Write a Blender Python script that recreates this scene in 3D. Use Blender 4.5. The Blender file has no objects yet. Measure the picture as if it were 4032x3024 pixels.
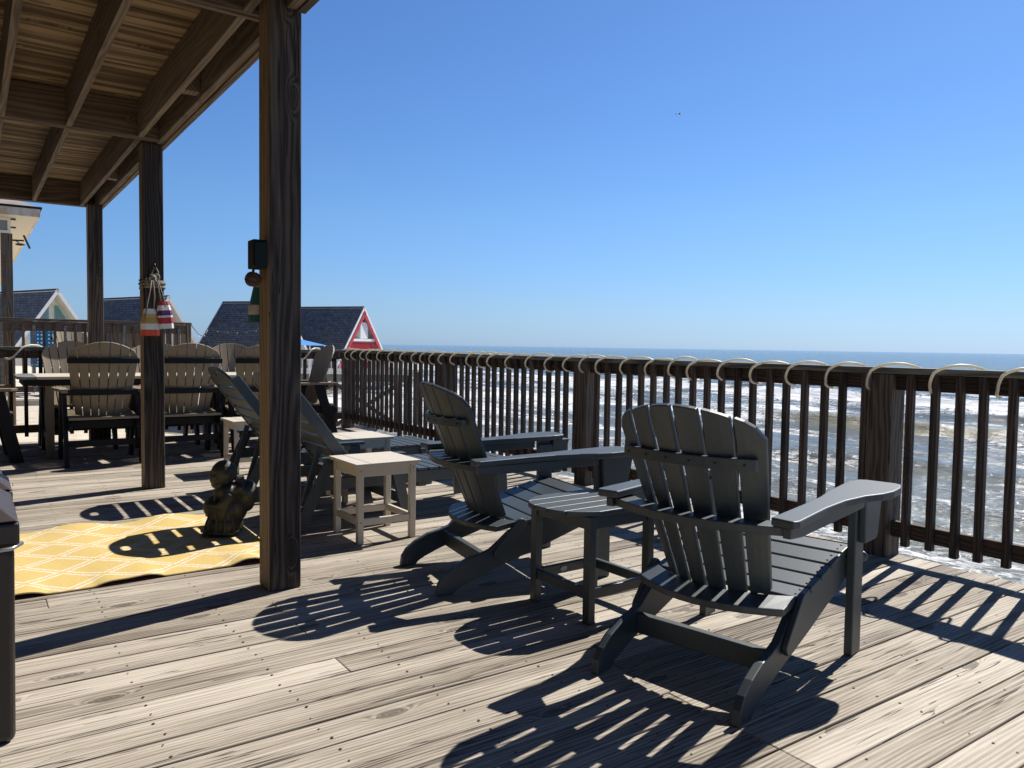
import bpy, bmesh, math, random
import numpy as np
from mathutils import Vector, Matrix, noise as mnoise
random.seed(7)
R = math.radians
SC = bpy.context.scene
COL = SC.collection

# ------------------------------------------------------------------ camera
cam_d = bpy.data.cameras.new("camera")
cam = bpy.data.objects.new("camera", cam_d)
COL.objects.link(cam)
cam_d.sensor_width = 36.0
cam_d.lens = 27.32
cam_d.clip_start = 0.05
cam_d.clip_end = 20000
yaw, pitch, roll = R(34.915), R(2.806), R(0.848)
Fv = Vector((math.sin(yaw)*math.cos(pitch), math.cos(yaw)*math.cos(pitch), -math.sin(pitch)))
R0 = Vector((math.cos(yaw), -math.sin(yaw), 0))
U0 = R0.cross(Fv)
Rv = R0*math.cos(roll) + U0*math.sin(roll)
Uv = U0*math.cos(roll) - R0*math.sin(roll)
M = Matrix((Rv, Uv, -Fv)).transposed().to_4x4()
M.translation = Vector((0, 0, 1.15))
cam.matrix_world = M
SC.camera = cam

# ------------------------------------------------------------------ sky, sun, exposure
SUN_AZ, SUN_EL = R(13.0), R(47.0)      # azimuth measured from +X towards +Y
w = bpy.data.worlds.new("World")
SC.world = w
w.use_nodes = True
nt = w.node_tree
bg = nt.nodes["Background"]
sky = nt.nodes.new("ShaderNodeTexSky")
sky.sky_type = 'NISHITA'
sky.sun_disc = False
sky.sun_elevation = SUN_EL
sky.sun_rotation = R(90) - SUN_AZ
sky.altitude = 0
sky.air_density = 1.0
sky.dust_density = 0.35
sky.ozone_density = 1.5
# colour balance of the clear sky by elevation (pale blue haze at the horizon, deep blue above)
_tc = nt.nodes.new("ShaderNodeTexCoord"); _sp = nt.nodes.new("ShaderNodeSeparateXYZ"); nt.links.new(_tc.outputs["Generated"], _sp.inputs[0])
_rp = nt.nodes.new("ShaderNodeValToRGB"); _cr = _rp.color_ramp
_cr.elements[0].position = 0.0; _cr.elements[0].color = (0.40, 0.635, 1.25, 1)
_cr.elements[1].position = 1.0; _cr.elements[1].color = (0.10, 0.18, 0.32, 1)
for _p, _c in ((0.02, (0.40, 0.61, 1.10, 1)), (0.05, (0.42, 0.61, 1.0, 1)), (0.16, (0.45, 0.68, 0.99, 1)), (0.30, (0.43, 0.67, 1.0, 1)), (0.46, (0.42, 0.66, 0.99, 1)), (0.58, (0.18, 0.29, 0.48, 1))):
    _e = _cr.elements.new(_p); _e.color = _c
_ma = nt.nodes.new("ShaderNodeMath"); _ma.operation = 'MAXIMUM'; _ma.inputs[1].default_value = 0.0
nt.links.new(_sp.outputs[2], _ma.inputs[0]); nt.links.new(_ma.outputs[0], _rp.inputs[0])
_mx = nt.nodes.new("ShaderNodeMix"); _mx.data_type = 'RGBA'; _mx.blend_type = 'MULTIPLY'; _mx.inputs[0].default_value = 1.0
nt.links.new(sky.outputs[0], _mx.inputs[6]); nt.links.new(_rp.outputs[0], _mx.inputs[7])
nt.links.new(_mx.outputs[2], bg.inputs[0])
bg.inputs[1].default_value = 0.09
sd = bpy.data.lights.new("sun", 'SUN')
sd.energy = 5.0
sd.angle = R(0.5)
sd.color = (1.0, 0.955, 0.88)
so = bpy.data.objects.new("sun", sd)
COL.objects.link(so)
sdir = Vector((math.cos(SUN_EL)*math.cos(SUN_AZ), math.cos(SUN_EL)*math.sin(SUN_AZ), math.sin(SUN_EL)))
so.rotation_euler = sdir.to_track_quat('Z', 'Y').to_euler()
so.location = (20, 5, 25)
SC.view_settings.view_transform = 'Standard'
SC.view_settings.look = 'None'
SC.view_settings.exposure = 0.45
SC.view_settings.gamma = 1.0
SC.render.engine = 'CYCLES'
SC.cycles.max_bounces = 8
SC.cycles.diffuse_bounces = 4
SC.cycles.glossy_bounces = 3
SC.cycles.caustics_reflective = False
SC.cycles.caustics_refractive = False

# ------------------------------------------------------------------ mesh helpers
class MB:
    def __init__(s):
        s.v = []; s.f = []; s.m = []; s.r = []
    def add(s, vs, fs, mat=0, rnd=None):
        o = len(s.v); s.v += [tuple(p) for p in vs]
        if rnd is None: rnd = random.random()
        s.r += [rnd]*len(vs)
        for f in fs:
            s.f.append(tuple(i+o for i in f)); s.m.append(mat)
        return s
    def hexa(s, p, mat=0, rnd=None):
        return s.add(p, [(0,3,2,1),(4,5,6,7),(0,1,5,4),(1,2,6,5),(2,3,7,6),(3,0,4,7)], mat, rnd)
    def box(s, x0, x1, y0, y1, z0, z1, mat=0, rnd=None):
        return s.hexa([(x0,y0,z0),(x1,y0,z0),(x1,y1,z0),(x0,y1,z0),(x0,y0,z1),(x1,y0,z1),(x1,y1,z1),(x0,y1,z1)], mat, rnd)
    def bar(s, a, b, wd, th, side=(0,1,0), mat=0, rnd=None, w2=None):
        """board from a to b; wd across 'side', th perpendicular to both"""
        a = Vector(a); b = Vector(b); d = (b-a).normalized()
        sv = Vector(side); sv = (sv - d*sv.dot(d)).normalized(); n = d.cross(sv)
        w2 = wd if w2 is None else w2
        P = []
        for c, ww in ((a, wd), (b, w2)):
            for i, j in ((-1,-1),(1,-1),(1,1),(-1,1)):
                P.append(c + sv*(i*ww/2) + n*(j*th/2))
        return s.hexa(P, mat, rnd)
    def plate(s, poly, c0, c1, plane='xz', mat=0, rnd=None):
        def P(a, b, c):
            return {'xz': (a, c, b), 'xy': (a, b, c), 'yz': (c, a, b)}[plane]
        n = len(poly)
        vs = [P(a, b, c0) for a, b in poly] + [P(a, b, c1) for a, b in poly]
        fs = [tuple(range(n)), tuple(range(2*n-1, n-1, -1))]
        fs += [(i, n+i, n+(i+1) % n, (i+1) % n) for i in range(n)]
        return s.add(vs, fs, mat, rnd)
    def tube(s, pts, r, n=8, mat=0, cap=True, r2=None, rnd=None):
        pts = [Vector(p) for p in pts]; N = len(pts); vs = []; fs = []
        up = Vector((0, 0, 1))
        pn = None
        for i, p in enumerate(pts):
            d = (pts[min(i+1, N-1)] - pts[max(i-1, 0)]).normalized()
            if pn is None:
                pn = d.orthogonal().normalized()
            else:
                pn = (pn - d*pn.dot(d)).normalized()
            bn = d.cross(pn)
            rr = r if r2 is None else r + (r2-r)*i/(N-1)
            for k in range(n):
                a = 2*math.pi*k/n
                vs.append(p + pn*(rr*math.cos(a)) + bn*(rr*math.sin(a)))
        for i in range(N-1):
            for k in range(n):
                fs.append((i*n+k, i*n+(k+1) % n, (i+1)*n+(k+1) % n, (i+1)*n+k))
        if cap:
            fs.append(tuple(range(n-1, -1, -1))); fs.append(tuple((N-1)*n+k for k in range(n)))
        return s.add(vs, fs, mat, rnd)
    def ball(s, c, r, n=12, m=8, mat=0, rot=None):
        c = Vector(c); r = Vector((r, r, r)) if isinstance(r, (int, float)) else Vector(r)
        vs = []; fs = []
        for i in range(1, m):
            t = math.pi*i/m
            for k in range(n):
                a = 2*math.pi*k/n
                q = Vector((r.x*math.sin(t)*math.cos(a), r.y*math.sin(t)*math.sin(a), r.z*math.cos(t)))
                if rot is not None: q = rot @ q
                vs.append(c+q)
        top = Vector((0,0,r.z)); bot = Vector((0,0,-r.z))
        if rot is not None: top = rot @ top; bot = rot @ bot
        vs.append(c+top); vs.append(c+bot); T = len(vs)-2; B = T+1
        for i in range(m-2):
            for k in range(n):
                fs.append((i*n+k, (i+1)*n+k, (i+1)*n+(k+1) % n, i*n+(k+1) % n))
        for k in range(n):
            fs.append((T, k, (k+1) % n)); fs.append((B, (m-2)*n+(k+1) % n, (m-2)*n+k))
        return s.add(vs, fs, mat)
    def build(s, name, mat, parent=None, bevel=0.0, smooth=False, seg=2, loc=None):
        me = bpy.data.meshes.new(name)
        me.from_pydata(s.v, [], s.f)
        mats = mat if isinstance(mat, (list, tuple)) else [mat]
        for m_ in mats: me.materials.append(m_)
        me.polygons.foreach_set("material_index", s.m)
        at = me.attributes.new("rnd", 'FLOAT', 'POINT')
        at.data.foreach_set("value", s.r)
        bm = bmesh.new(); bm.from_mesh(me)
        bmesh.ops.recalc_face_normals(bm, faces=bm.faces)
        bm.to_mesh(me); bm.free()
        if smooth:
            me.polygons.foreach_set("use_smooth", [True]*len(me.polygons))
        me.update()
        o = bpy.data.objects.new(name, me)
        COL.objects.link(o)
        if parent is not None: o.parent = parent
        if loc is not None: o.location = loc
        if bevel > 0:
            b = o.modifiers.new("bevel", 'BEVEL'); b.width = bevel; b.segments = seg
            b.limit_method = 'ANGLE'; b.angle_limit = R(35)
        return o

def tag(o, label=None, cat=None, group=None, kind=None):
    if label: o["label"] = label
    if cat: o["category"] = cat
    if group: o["group"] = group
    if kind: o["kind"] = kind
    return o

def thing(name, label, cat, loc=(0, 0, 0), rz=0.0, group=None):
    o = bpy.data.objects.new(name, None)
    COL.objects.link(o)
    o.empty_display_size = 0.1
    o.location = loc; o.rotation_euler = (0, 0, rz)
    return tag(o, label, cat, group)

def struct(o):
    o["kind"] = "structure"; return o

CHILDREN = {}
def copy_tree(o, loc, rz, label, parent=None):
    c = o.copy(); COL.objects.link(c)
    if parent is None:
        c.location = loc; c.rotation_euler = (0, 0, rz); c["label"] = label
    else:
        c.parent = parent
    for ch in [x for x in bpy.data.objects if x.parent == o]:
        copy_tree(ch, None, None, None, c)
    return c

# ------------------------------------------------------------------ materials
def newmat(name):
    m = bpy.data.materials.new(name); m.use_nodes = True
    n = m.node_tree; return m, n, n.nodes["Principled BSDF"]

def N(n, t, **k):
    x = n.nodes.new(t)
    for a, b in k.items(): setattr(x, a, b)
    return x

def ramp(n, stops, interp='LINEAR'):
    r = N(n, "ShaderNodeValToRGB"); cr = r.color_ramp; cr.interpolation = interp
    while len(cr.elements) > 1: cr.elements.remove(cr.elements[-1])
    cr.elements[0].position = stops[0][0]; cr.elements[0].color = (*stops[0][1], 1)
    for p, c in stops[1:]:
        e = cr.elements.new(p); e.color = (*c, 1)
    return r

def g3(v): return (v, v, v)

def plain(name, col, rough=0.5, metal=0.0, var=0.0, scale=30.0, bump=0.0, bscale=200.0, spec=0.5, emit=None):
    m, n, b = newmat(name)
    b.inputs["Base Color"].default_value = (*col, 1)
    b.inputs["Roughness"].default_value = rough
    b.inputs["Metallic"].default_value = metal
    b.inputs["Specular IOR Level"].default_value = spec
    if var or bump:
        tc = N(n, "ShaderNodeTexCoord")
        if var:
            t = N(n, "ShaderNodeTexNoise"); t.inputs["Scale"].default_value = scale; t.inputs["Detail"].default_value = 6
            n.links.new(tc.outputs["Object"], t.inputs["Vector"])
            r = ramp(n, [(0.25, tuple(c*(1-var) for c in col)), (0.75, tuple(min(1, c*(1+var)) for c in col))])
            n.links.new(t.outputs["Fac"], r.inputs[0]); n.links.new(r.outputs[0], b.inputs["Base Color"])
        if bump:
            t2 = N(n, "ShaderNodeTexNoise"); t2.inputs["Scale"].default_value = bscale; t2.inputs["Detail"].default_value = 3
            n.links.new(tc.outputs["Object"], t2.inputs["Vector"])
            bp = N(n, "ShaderNodeBump"); bp.inputs["Strength"].default_value = bump; bp.inputs["Distance"].default_value = 0.002
            n.links.new(t2.outputs["Fac"], bp.inputs["Height"]); n.links.new(bp.outputs[0], b.inputs["Normal"])
    return m

def mathn(n, op, a, b=None, c=None):
    x = N(n, "ShaderNodeMath", operation=op)
    for i, v in enumerate((a, b, c)):
        if v is None: continue
        if isinstance(v, (int, float)): x.inputs[i].default_value = v
        else: n.links.new(v, x.inputs[i])
    return x.outputs[0]

def wood(name, dark, mid, light, axis='x', freq=70.0, contrast=1.0, rough=0.75, bump=0.6, knots=0.5, cracks=0.6, patch=0.5, warp=0.26, fib=130.0, ringw=0.30):
    """weathered softwood; grain runs along 'axis' of the object; per-board 'rnd' attribute shifts the pattern"""
    m, n, b = newmat(name)
    tc = N(n, "ShaderNodeTexCoord")
    sep = N(n, "ShaderNodeSeparateXYZ"); n.links.new(tc.outputs["Object"], sep.inputs[0])
    o = {'x': (0, 1, 2), 'y': (1, 0, 2), 'z': (2, 0, 1)}[axis]
    at = N(n, "ShaderNodeAttribute"); at.attribute_name = "rnd"
    oi = N(n, "ShaderNodeObjectInfo")
    rs = mathn(n, 'ADD', mathn(n, 'MULTIPLY', at.outputs["Fac"], 61.3), mathn(n, 'MULTIPLY', oi.outputs["Random"], 37.0))
    L = mathn(n, 'ADD', sep.outputs[o[0]], rs)
    T = mathn(n, 'ADD', mathn(n, 'ADD', sep.outputs[o[1]], mathn(n, 'MULTIPLY', sep.outputs[o[2]], 0.9)), mathn(n, 'MULTIPLY', rs, 0.37))
    def vec(sl, st, off=0.0):
        c = N(n, "ShaderNodeCombineXYZ")
        n.links.new(mathn(n, 'MULTIPLY', L, sl), c.inputs[0])
        n.links.new(mathn(n, 'MULTIPLY', T, st), c.inputs[1])
        n.links.new(mathn(n, 'ADD', rs, off), c.inputs[2])
        return c.outputs[0]
    # knots
    vo = N(n, "ShaderNodeTexVoronoi", voronoi_dimensions='2D'); vo.inputs["Scale"].default_value = 1.0
    n.links.new(vec(2.4, 7.5), vo.inputs["Vector"])
    sc_ = N(n, "ShaderNodeSeparateColor"); n.links.new(vo.outputs["Color"], sc_.inputs[0])
    kn = mathn(n, 'SUBTRACT', 1.0, mathn(n, 'MULTIPLY', vo.outputs["Distance"], 3.4))
    kn = mathn(n, 'MULTIPLY', mathn(n, 'MAXIMUM', kn, 0.0), mathn(n, 'GREATER_THAN', sc_.outputs[0], 0.80))                        # 1 at knot centre
    # long warp of the growth rings
    w1 = N(n, "ShaderNodeTexNoise"); w1.inputs["Scale"].default_value = 1.0; w1.inputs["Detail"].default_value = 3
    n.links.new(vec(0.55, 5.0), w1.inputs["Vector"])
    arg = mathn(n, 'ADD', mathn(n, 'MULTIPLY', T, freq), mathn(n, 'MULTIPLY', w1.outputs["Fac"], freq*warp))
    arg = mathn(n, 'ADD', arg, mathn(n, 'MULTIPLY', mathn(n, 'POWER', kn, 1.5), 5.0))
    ring = mathn(n, 'ADD', mathn(n, 'MULTIPLY', mathn(n, 'SINE', mathn(n, 'MULTIPLY', arg, 6.283)), 0.5), 0.5)
    # fine fibres
    f1 = N(n, "ShaderNodeTexNoise"); f1.inputs["Scale"].default_value = 1.0; f1.inputs["Detail"].default_value = 5; f1.inputs["Roughness"].default_value = 0.65
    n.links.new(vec(3.2, fib), f1.inputs["Vector"])
    f2 = N(n, "ShaderNodeTexNoise"); f2.inputs["Scale"].default_value = 1.0; f2.inputs["Detail"].default_value = 4
    n.links.new(vec(0.9, 11.0, 5.0), f2.inputs["Vector"])
    f3 = N(n, "ShaderNodeTexNoise"); f3.inputs["Scale"].default_value = 1.0; f3.inputs["Detail"].default_value = 3
    n.links.new(vec(0.5, 1.6, 9.0), f3.inputs["Vector"])
    g = mathn(n, 'ADD', mathn(n, 'MULTIPLY', ring, ringw), mathn(n, 'MULTIPLY', f1.outputs["Fac"], 0.64-ringw))
    g = mathn(n, 'ADD', g, mathn(n, 'MULTIPLY', f2.outputs["Fac"], 0.36))
    g = mathn(n, 'ADD', g, mathn(n, 'MULTIPLY', mathn(n, 'SUBTRACT', f3.outputs["Fac"], 0.5), patch))
    g = mathn(n, 'ADD', mathn(n, 'MULTIPLY', mathn(n, 'SUBTRACT', g, 0.5), 1.9*contrast), 0.5)
    g = mathn(n, 'ADD', g, mathn(n, 'MULTIPLY', mathn(n, 'SUBTRACT', mathn(n, 'FRACT', mathn(n, 'MULTIPLY', rs, 7.7)), 0.5), 0.30))
    rp = ramp(n, [(0.05, dark), (0.45, mid), (0.95, light)])
    n.links.new(g, rp.inputs[0])
    # cracks: thin dark lines along the grain
    ck = N(n, "ShaderNodeTexNoise"); ck.inputs["Scale"].default_value = 1.0; ck.inputs["Detail"].default_value = 2
    n.links.new(vec(1.1, 42.0, 3.0), ck.inputs["Vector"])
    cr = mathn(n, 'ABSOLUTE', mathn(n, 'SUBTRACT', ck.outputs["Fac"], 0.56))
    cr = mathn(n, 'SUBTRACT', 1.0, mathn(n, 'MULTIPLY', cr, 60.0)); cr = mathn(n, 'MAXIMUM', cr, 0.0)
    gate = N(n, "ShaderNodeTexNoise"); gate.inputs["Scale"].default_value = 1.0
    n.links.new(vec(1.0, 7.0, 13.0), gate.inputs["Vector"])
    gt = mathn(n, 'GREATER_THAN', gate.outputs["Fac"], 0.52)
    cr = mathn(n, 'MULTIPLY', mathn(n, 'MULTIPLY', cr, gt), cracks)
    kd = mathn(n, 'MULTIPLY', mathn(n, 'GREATER_THAN', kn, 0.55), knots)
    dk = mathn(n, 'MAXIMUM', cr, mathn(n, 'MULTIPLY', kd, mathn(n, 'ADD', 0.35, mathn(n, 'MULTIPLY', ring, 0.65))))
    mx = N(n, "ShaderNodeMix", data_type='RGBA'); n.links.new(dk, mx.inputs[0])
    n.links.new(rp.outputs[0], mx.inputs[6]); mx.inputs[7].default_value = (dark[0]*0.35, dark[1]*0.33, dark[2]*0.33, 1)
    n.links.new(mx.outputs[2], b.inputs["Base Color"])
    b.inputs["Roughness"].default_value = rough
    b.inputs["Specular IOR Level"].default_value = 0.35
    hgt = mathn(n, 'SUBTRACT', mathn(n, 'ADD', mathn(n, 'MULTIPLY', ring, ringw*1.4), mathn(n, 'MULTIPLY', f1.outputs["Fac"], 0.7)), mathn(n, 'MULTIPLY', dk, 1.5))
    bp = N(n, "ShaderNodeBump"); bp.inputs["Strength"].default_value = bump; bp.inputs["Distance"].default_value = 0.003
    n.links.new(hgt, bp.inputs["Height"]); n.links.new(bp.outputs[0], b.inputs["Normal"])
    return m

M_DECK = wood("deck_wood", (0.10, 0.077, 0.055), (0.325, 0.278, 0.22), (0.57, 0.51, 0.43), 'x', freq=62, contrast=1.2, bump=0.9, cracks=1.0, patch=0.38, ringw=0.12, warp=0.12, fib=95, knots=0.75)
M_POST = wood("post_wood", (0.022, 0.018, 0.016), (0.072, 0.057, 0.046), (0.155, 0.12, 0.09), 'z', freq=30, contrast=1.25, bump=0.9, patch=0.6, cracks=1.0, ringw=0.21, warp=0.32, fib=110)
M_POSTF = wood("post_fresh_bounce_lit_face_wood", (0.13, 0.085, 0.045), (0.30, 0.205, 0.115), (0.42, 0.31, 0.185), 'z', freq=34, contrast=0.9, bump=0.6, cracks=0.6, ringw=0.2)  # tan face: fresher wood plus warm deck bounce put into the colour
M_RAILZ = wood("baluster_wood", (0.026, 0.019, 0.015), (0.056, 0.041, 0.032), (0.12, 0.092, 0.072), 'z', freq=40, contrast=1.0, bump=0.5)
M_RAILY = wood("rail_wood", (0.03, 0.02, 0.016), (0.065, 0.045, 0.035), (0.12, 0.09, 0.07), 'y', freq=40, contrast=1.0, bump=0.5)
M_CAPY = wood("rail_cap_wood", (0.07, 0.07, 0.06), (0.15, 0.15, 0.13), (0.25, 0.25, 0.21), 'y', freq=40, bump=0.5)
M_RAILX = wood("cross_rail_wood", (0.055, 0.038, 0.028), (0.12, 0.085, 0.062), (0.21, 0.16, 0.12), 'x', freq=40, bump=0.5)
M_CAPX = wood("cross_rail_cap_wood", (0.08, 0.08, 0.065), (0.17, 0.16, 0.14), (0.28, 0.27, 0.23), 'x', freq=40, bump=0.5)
M_JOIST = wood("joist_wood", (0.075, 0.054, 0.038), (0.165, 0.122, 0.086), (0.26, 0.20, 0.145), 'y', freq=28, contrast=0.8, bump=0.4, cracks=0.3)
M_XBEAM = wood("cross_beam_wood", (0.06, 0.041, 0.030), (0.125, 0.087, 0.062), (0.21, 0.15, 0.11), 'x', freq=28, contrast=0.9, bump=0.4, cracks=0.3)
M_CEIL = wood("ceiling_board_wood", (0.09, 0.055, 0.028), (0.165, 0.112, 0.064), (0.37, 0.27, 0.165), 'x', freq=7, contrast=1.3, fib=45, bump=0.3, patch=0.9, cracks=0.2, knots=0.8)
M_FENCE = wood("fence_wood", (0.10, 0.07, 0.045), (0.27, 0.19, 0.12), (0.42, 0.32, 0.21), 'z', freq=30, bump=0.4, patch=0.8)
M_POLY = plain("slate_grey_poly_lumber", (0.032, 0.046, 0.054), rough=0.46, var=0.14, scale=60, bump=0.16, bscale=420, spec=0.8)
M_TAN = plain("tan_poly_lumber", (0.25, 0.197, 0.13), rough=0.55, var=0.06, scale=40, bump=0.3, bscale=300)
M_TANG = plain("shaded_grey_end_board", (0.20, 0.20, 0.20), rough=0.5, var=0.1, scale=40, bump=0.3)  # tan end board coloured grey to stand in for shade on it
M_SAND = plain("sand_white_poly_lumber", (0.60, 0.54, 0.44), rough=0.5, var=0.04, scale=40, bump=0.3, bscale=300)
M_BLACK = plain("black_poly_lumber", (0.010, 0.010, 0.013), rough=0.6, spec=0.25)
M_SCREW = plain("screw_dark", (0.01, 0.01, 0.01), rough=0.5)
M_STEEL = plain("screw_steel", (0.35, 0.35, 0.34), rough=0.35, metal=0.8)
M_NAIL = plain("nail_head", (0.035, 0.025, 0.02), rough=0.6)
M_GAP = plain("under_deck", (0.02, 0.018, 0.015), rough=0.9)
M_WHITE = plain("white_paint", (0.80, 0.80, 0.78), rough=0.5, var=0.04, scale=3)
M_WHITEW = plain("weathered_white_siding", (0.70, 0.68, 0.62), rough=0.6, var=0.12, scale=2)
M_CREAM = plain("cream_vinyl", (0.62, 0.55, 0.42), rough=0.45, var=0.05, scale=5)
M_RED = plain("red_paint", (0.50, 0.035, 0.05), rough=0.45)
M_TEAL = plain("teal_trim", (0.10, 0.42, 0.36), rough=0.5)
M_GLASS = plain("window_glass", (0.16, 0.22, 0.26), rough=0.08, spec=0.8)
M_BIN = plain("bin_plastic", (0.012, 0.008, 0.009), rough=0.35, bump=0.35, bscale=120)
M_LID = plain("bin_lid_plastic", (0.075, 0.062, 0.062), rough=0.28, var=0.25, scale=14, bump=0.3, bscale=60)
M_BOX = plain("speaker_box", (0.005, 0.011, 0.012), rough=0.6, spec=0.2)
M_CANOPY = plain("blue_canvas", (0.06, 0.25, 0.62), rough=0.8)
M_BLUEP = plain("blue_plastic", (0.01, 0.28, 0.55), rough=0.35)
M_HELI = plain("helicopter_paint", (0.03, 0.05, 0.08), rough=0.4)
M_ROPE_L = plain("rope_light_tube", (0.84, 0.79, 0.66), rough=0.35, spec=0.6)
M_ROPE_L.node_tree.nodes["Principled BSDF"].inputs["Transmission Weight"].default_value = 0.25
_n = M_ROPE_L.node_tree; _b = _n.nodes["Principled BSDF"]; _b.inputs["Transmission Weight"].default_value = 0.0
_t = _n.nodes.new("ShaderNodeBsdfTranslucent"); _t.inputs[0].default_value = (0.95, 0.88, 0.72, 1)
_m = _n.nodes.new("ShaderNodeMixShader"); _m.inputs[0].default_value = 0.42
_n.links.new(_b.outputs[0], _m.inputs[1]); _n.links.new(_t.outputs[0], _m.inputs[2]); _n.links.new(_m.outputs[0], _n.nodes["Material Output"].inputs[0])
M_BULB = plain("bulb_glass", (0.85, 0.85, 0.8), rough=0.1)
M_WIRE = plain("wire", (0.02, 0.02, 0.02), rough=0.6)

def rope_mat():
    m, n, b = newmat("hemp_rope")
    tc = N(n, "ShaderNodeTexCoord")
    wv = N(n, "ShaderNodeTexWave", bands_direction='DIAGONAL'); wv.inputs["Scale"].default_value = 60; wv.inputs["Distortion"].default_value = 2
    n.links.new(tc.outputs["Object"], wv.inputs["Vector"])
    r = ramp(n, [(0.2, (0.13, 0.11, 0.09)), (0.8, (0.42, 0.38, 0.31))])
    n.links.new(wv.outputs["Fac"], r.inputs[0]); n.links.new(r.outputs[0], b.inputs["Base Color"])
    b.inputs["Roughness"].default_value = 0.9
    bp = N(n, "ShaderNodeBump"); bp.inputs["Distance"].default_value = 0.003
    n.links.new(wv.outputs["Fac"], bp.inputs["Height"]); n.links.new(bp.outputs[0], b.inputs["Normal"])
    return m
M_ROPE = rope_mat()

def shingles():
    m, n, b = newmat("blue_grey_shingles")
    uv = N(n, "ShaderNodeUVMap")
    br = N(n, "ShaderNodeTexBrick"); br.offset = 0.5
    br.inputs["Scale"].default_value = 1.0
    br.inputs["Brick Width"].default_value = 0.62; br.inputs["Row Height"].default_value = 0.27
    br.inputs["Mortar Size"].default_value = 0.032; br.inputs["Mortar Smooth"].default_value = 0.3
    br.inputs["Color1"].default_value = (0.185, 0.195, 0.205, 1); br.inputs["Color2"].default_value = (0.120, 0.128, 0.138, 1)
    br.inputs["Mortar"].default_value = (0.060, 0.065, 0.072, 1)
    n.links.new(uv.outputs[0], br.inputs["Vector"])
    t = N(n, "ShaderNodeTexNoise"); t.inputs["Scale"].default_value = 2.2; t.inputs["Detail"].default_value = 6
    n.links.new(uv.outputs[0], t.inputs["Vector"])
    r = ramp(n, [(0.3, g3(0.72)), (0.7, g3(1.3))])
    n.links.new(t.outputs["Fac"], r.inputs[0])
    mx = N(n, "ShaderNodeMix", data_type='RGBA', blend_type='MULTIPLY'); mx.inputs[0].default_value = 1
    n.links.new(br.outputs["Color"], mx.inputs[6]); n.links.new(r.outputs[0], mx.inputs[7])
    n.links.new(mx.outputs[2], b.inputs["Base Color"])
    b.inputs["Roughness"].default_value = 0.85
    return m
M_SHINGLE = shingles()
M_SHING_G = plain("grey_brown_shingles", (0.30, 0.26, 0.24), rough=0.9, var=0.25, scale=3)

def soffit_mat():
    m, n, b = newmat("ribbed_soffit")
    tc = N(n, "ShaderNodeTexCoord"); sp = N(n, "ShaderNodeSeparateXYZ"); n.links.new(tc.outputs["Object"], sp.inputs[0])
    s = mathn(n, 'FRACT', mathn(n, 'MULTIPLY', sp.outputs[1], 8.0))
    r = ramp(n, [(0.0, (0.25, 0.21, 0.15)), (0.12, (0.60, 0.52, 0.38)), (1.0, (0.66, 0.58, 0.44))])
    n.links.new(s, r.inputs[0]); n.links.new(r.outputs[0], b.inputs["Base Color"]); b.inputs["Roughness"].default_value = 0.5
    return m
M_SOFFIT = soffit_mat()

def rug_mat():
    m, n, b = newmat("yellow_woven_rug")
    uv = N(n, "ShaderNodeUVMap"); sp = N(n, "ShaderNodeSeparateXYZ"); n.links.new(uv.outputs[0], sp.inputs[0])
    x = mathn(n, 'MULTIPLY', mathn(n, 'SUBTRACT', sp.outputs[0], 0.52), 1/0.328)
    y = mathn(n, 'MULTIPLY', mathn(n, 'SUBTRACT', sp.outputs[1], 4.504), 1/0.315)
    nz = N(n, "ShaderNodeTexNoise"); nz.inputs["Scale"].default_value = 90; n.links.new(uv.outputs[0], nz.inputs["Vector"])
    jit = mathn(n, 'MULTIPLY', mathn(n, 'SUBTRACT', nz.outputs["Fac"], 0.5), 0.03)
    ln = []
    for s in (1, -1):
        a = mathn(n, 'ADD', mathn(n, 'ADD', x, mathn(n, 'MULTIPLY', y, s)), jit)
        f = mathn(n, 'ABSOLUTE', mathn(n, 'SUBTRACT', mathn(n, 'FRACT', mathn(n, 'ADD', a, 0.5)), 0.5))   # distance from line
        ln.append(f)
    d = mathn(n, 'MINIMUM', ln[0], ln[1])
    # double outline with a yellow core
    on = mathn(n, 'MULTIPLY', mathn(n, 'GREATER_THAN', d, 0.04), mathn(n, 'LESS_THAN', d, 0.105))
    wv = N(n, "ShaderNodeTexNoise"); wv.inputs["Scale"].default_value = 1.0; wv.inputs["Detail"].default_value = 3
    mp = N(n, "ShaderNodeMapping"); mp.inputs["Scale"].default_value = (60, 700, 1); n.links.new(uv.outputs[0], mp.inputs[0]); n.links.new(mp.outputs[0], wv.inputs["Vector"])
    yr = ramp(n, [(0.3, (0.52, 0.365, 0.105)), (0.7, (0.68, 0.51, 0.20))]); n.links.new(wv.outputs["Fac"], yr.inputs[0])
    wr = ramp(n, [(0.38, (0.60, 0.44, 0.28)), (0.52, (0.74, 0.68, 0.55))]); n.links.new(nz.outputs["Fac"], wr.inputs[0])
    mx = N(n, "ShaderNodeMix", data_type='RGBA'); n.links.new(on, mx.inputs[0])
    n.links.new(yr.outputs[0], mx.inputs[6]); n.links.new(wr.outputs[0], mx.inputs[7])
    n.links.new(mx.outputs[2], b.inputs["Base Color"]); b.inputs["Roughness"].default_value = 0.85
    bp = N(n, "ShaderNodeBump"); bp.inputs["Distance"].default_value = 0.002; bp.inputs["Strength"].default_value = 0.6
    n.links.new(wv.outputs["Fac"], bp.inputs["Height"]); n.links.new(bp.outputs[0], b.inputs["Normal"])
    return m
M_RUG = rug_mat()
M_RUGB = plain("rug_underside", (0.40, 0.09, 0.02), rough=0.9)
M_RUGE = plain("rug_edge_cream", (0.80, 0.66, 0.38), rough=0.9, var=0.1, scale=200)

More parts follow.
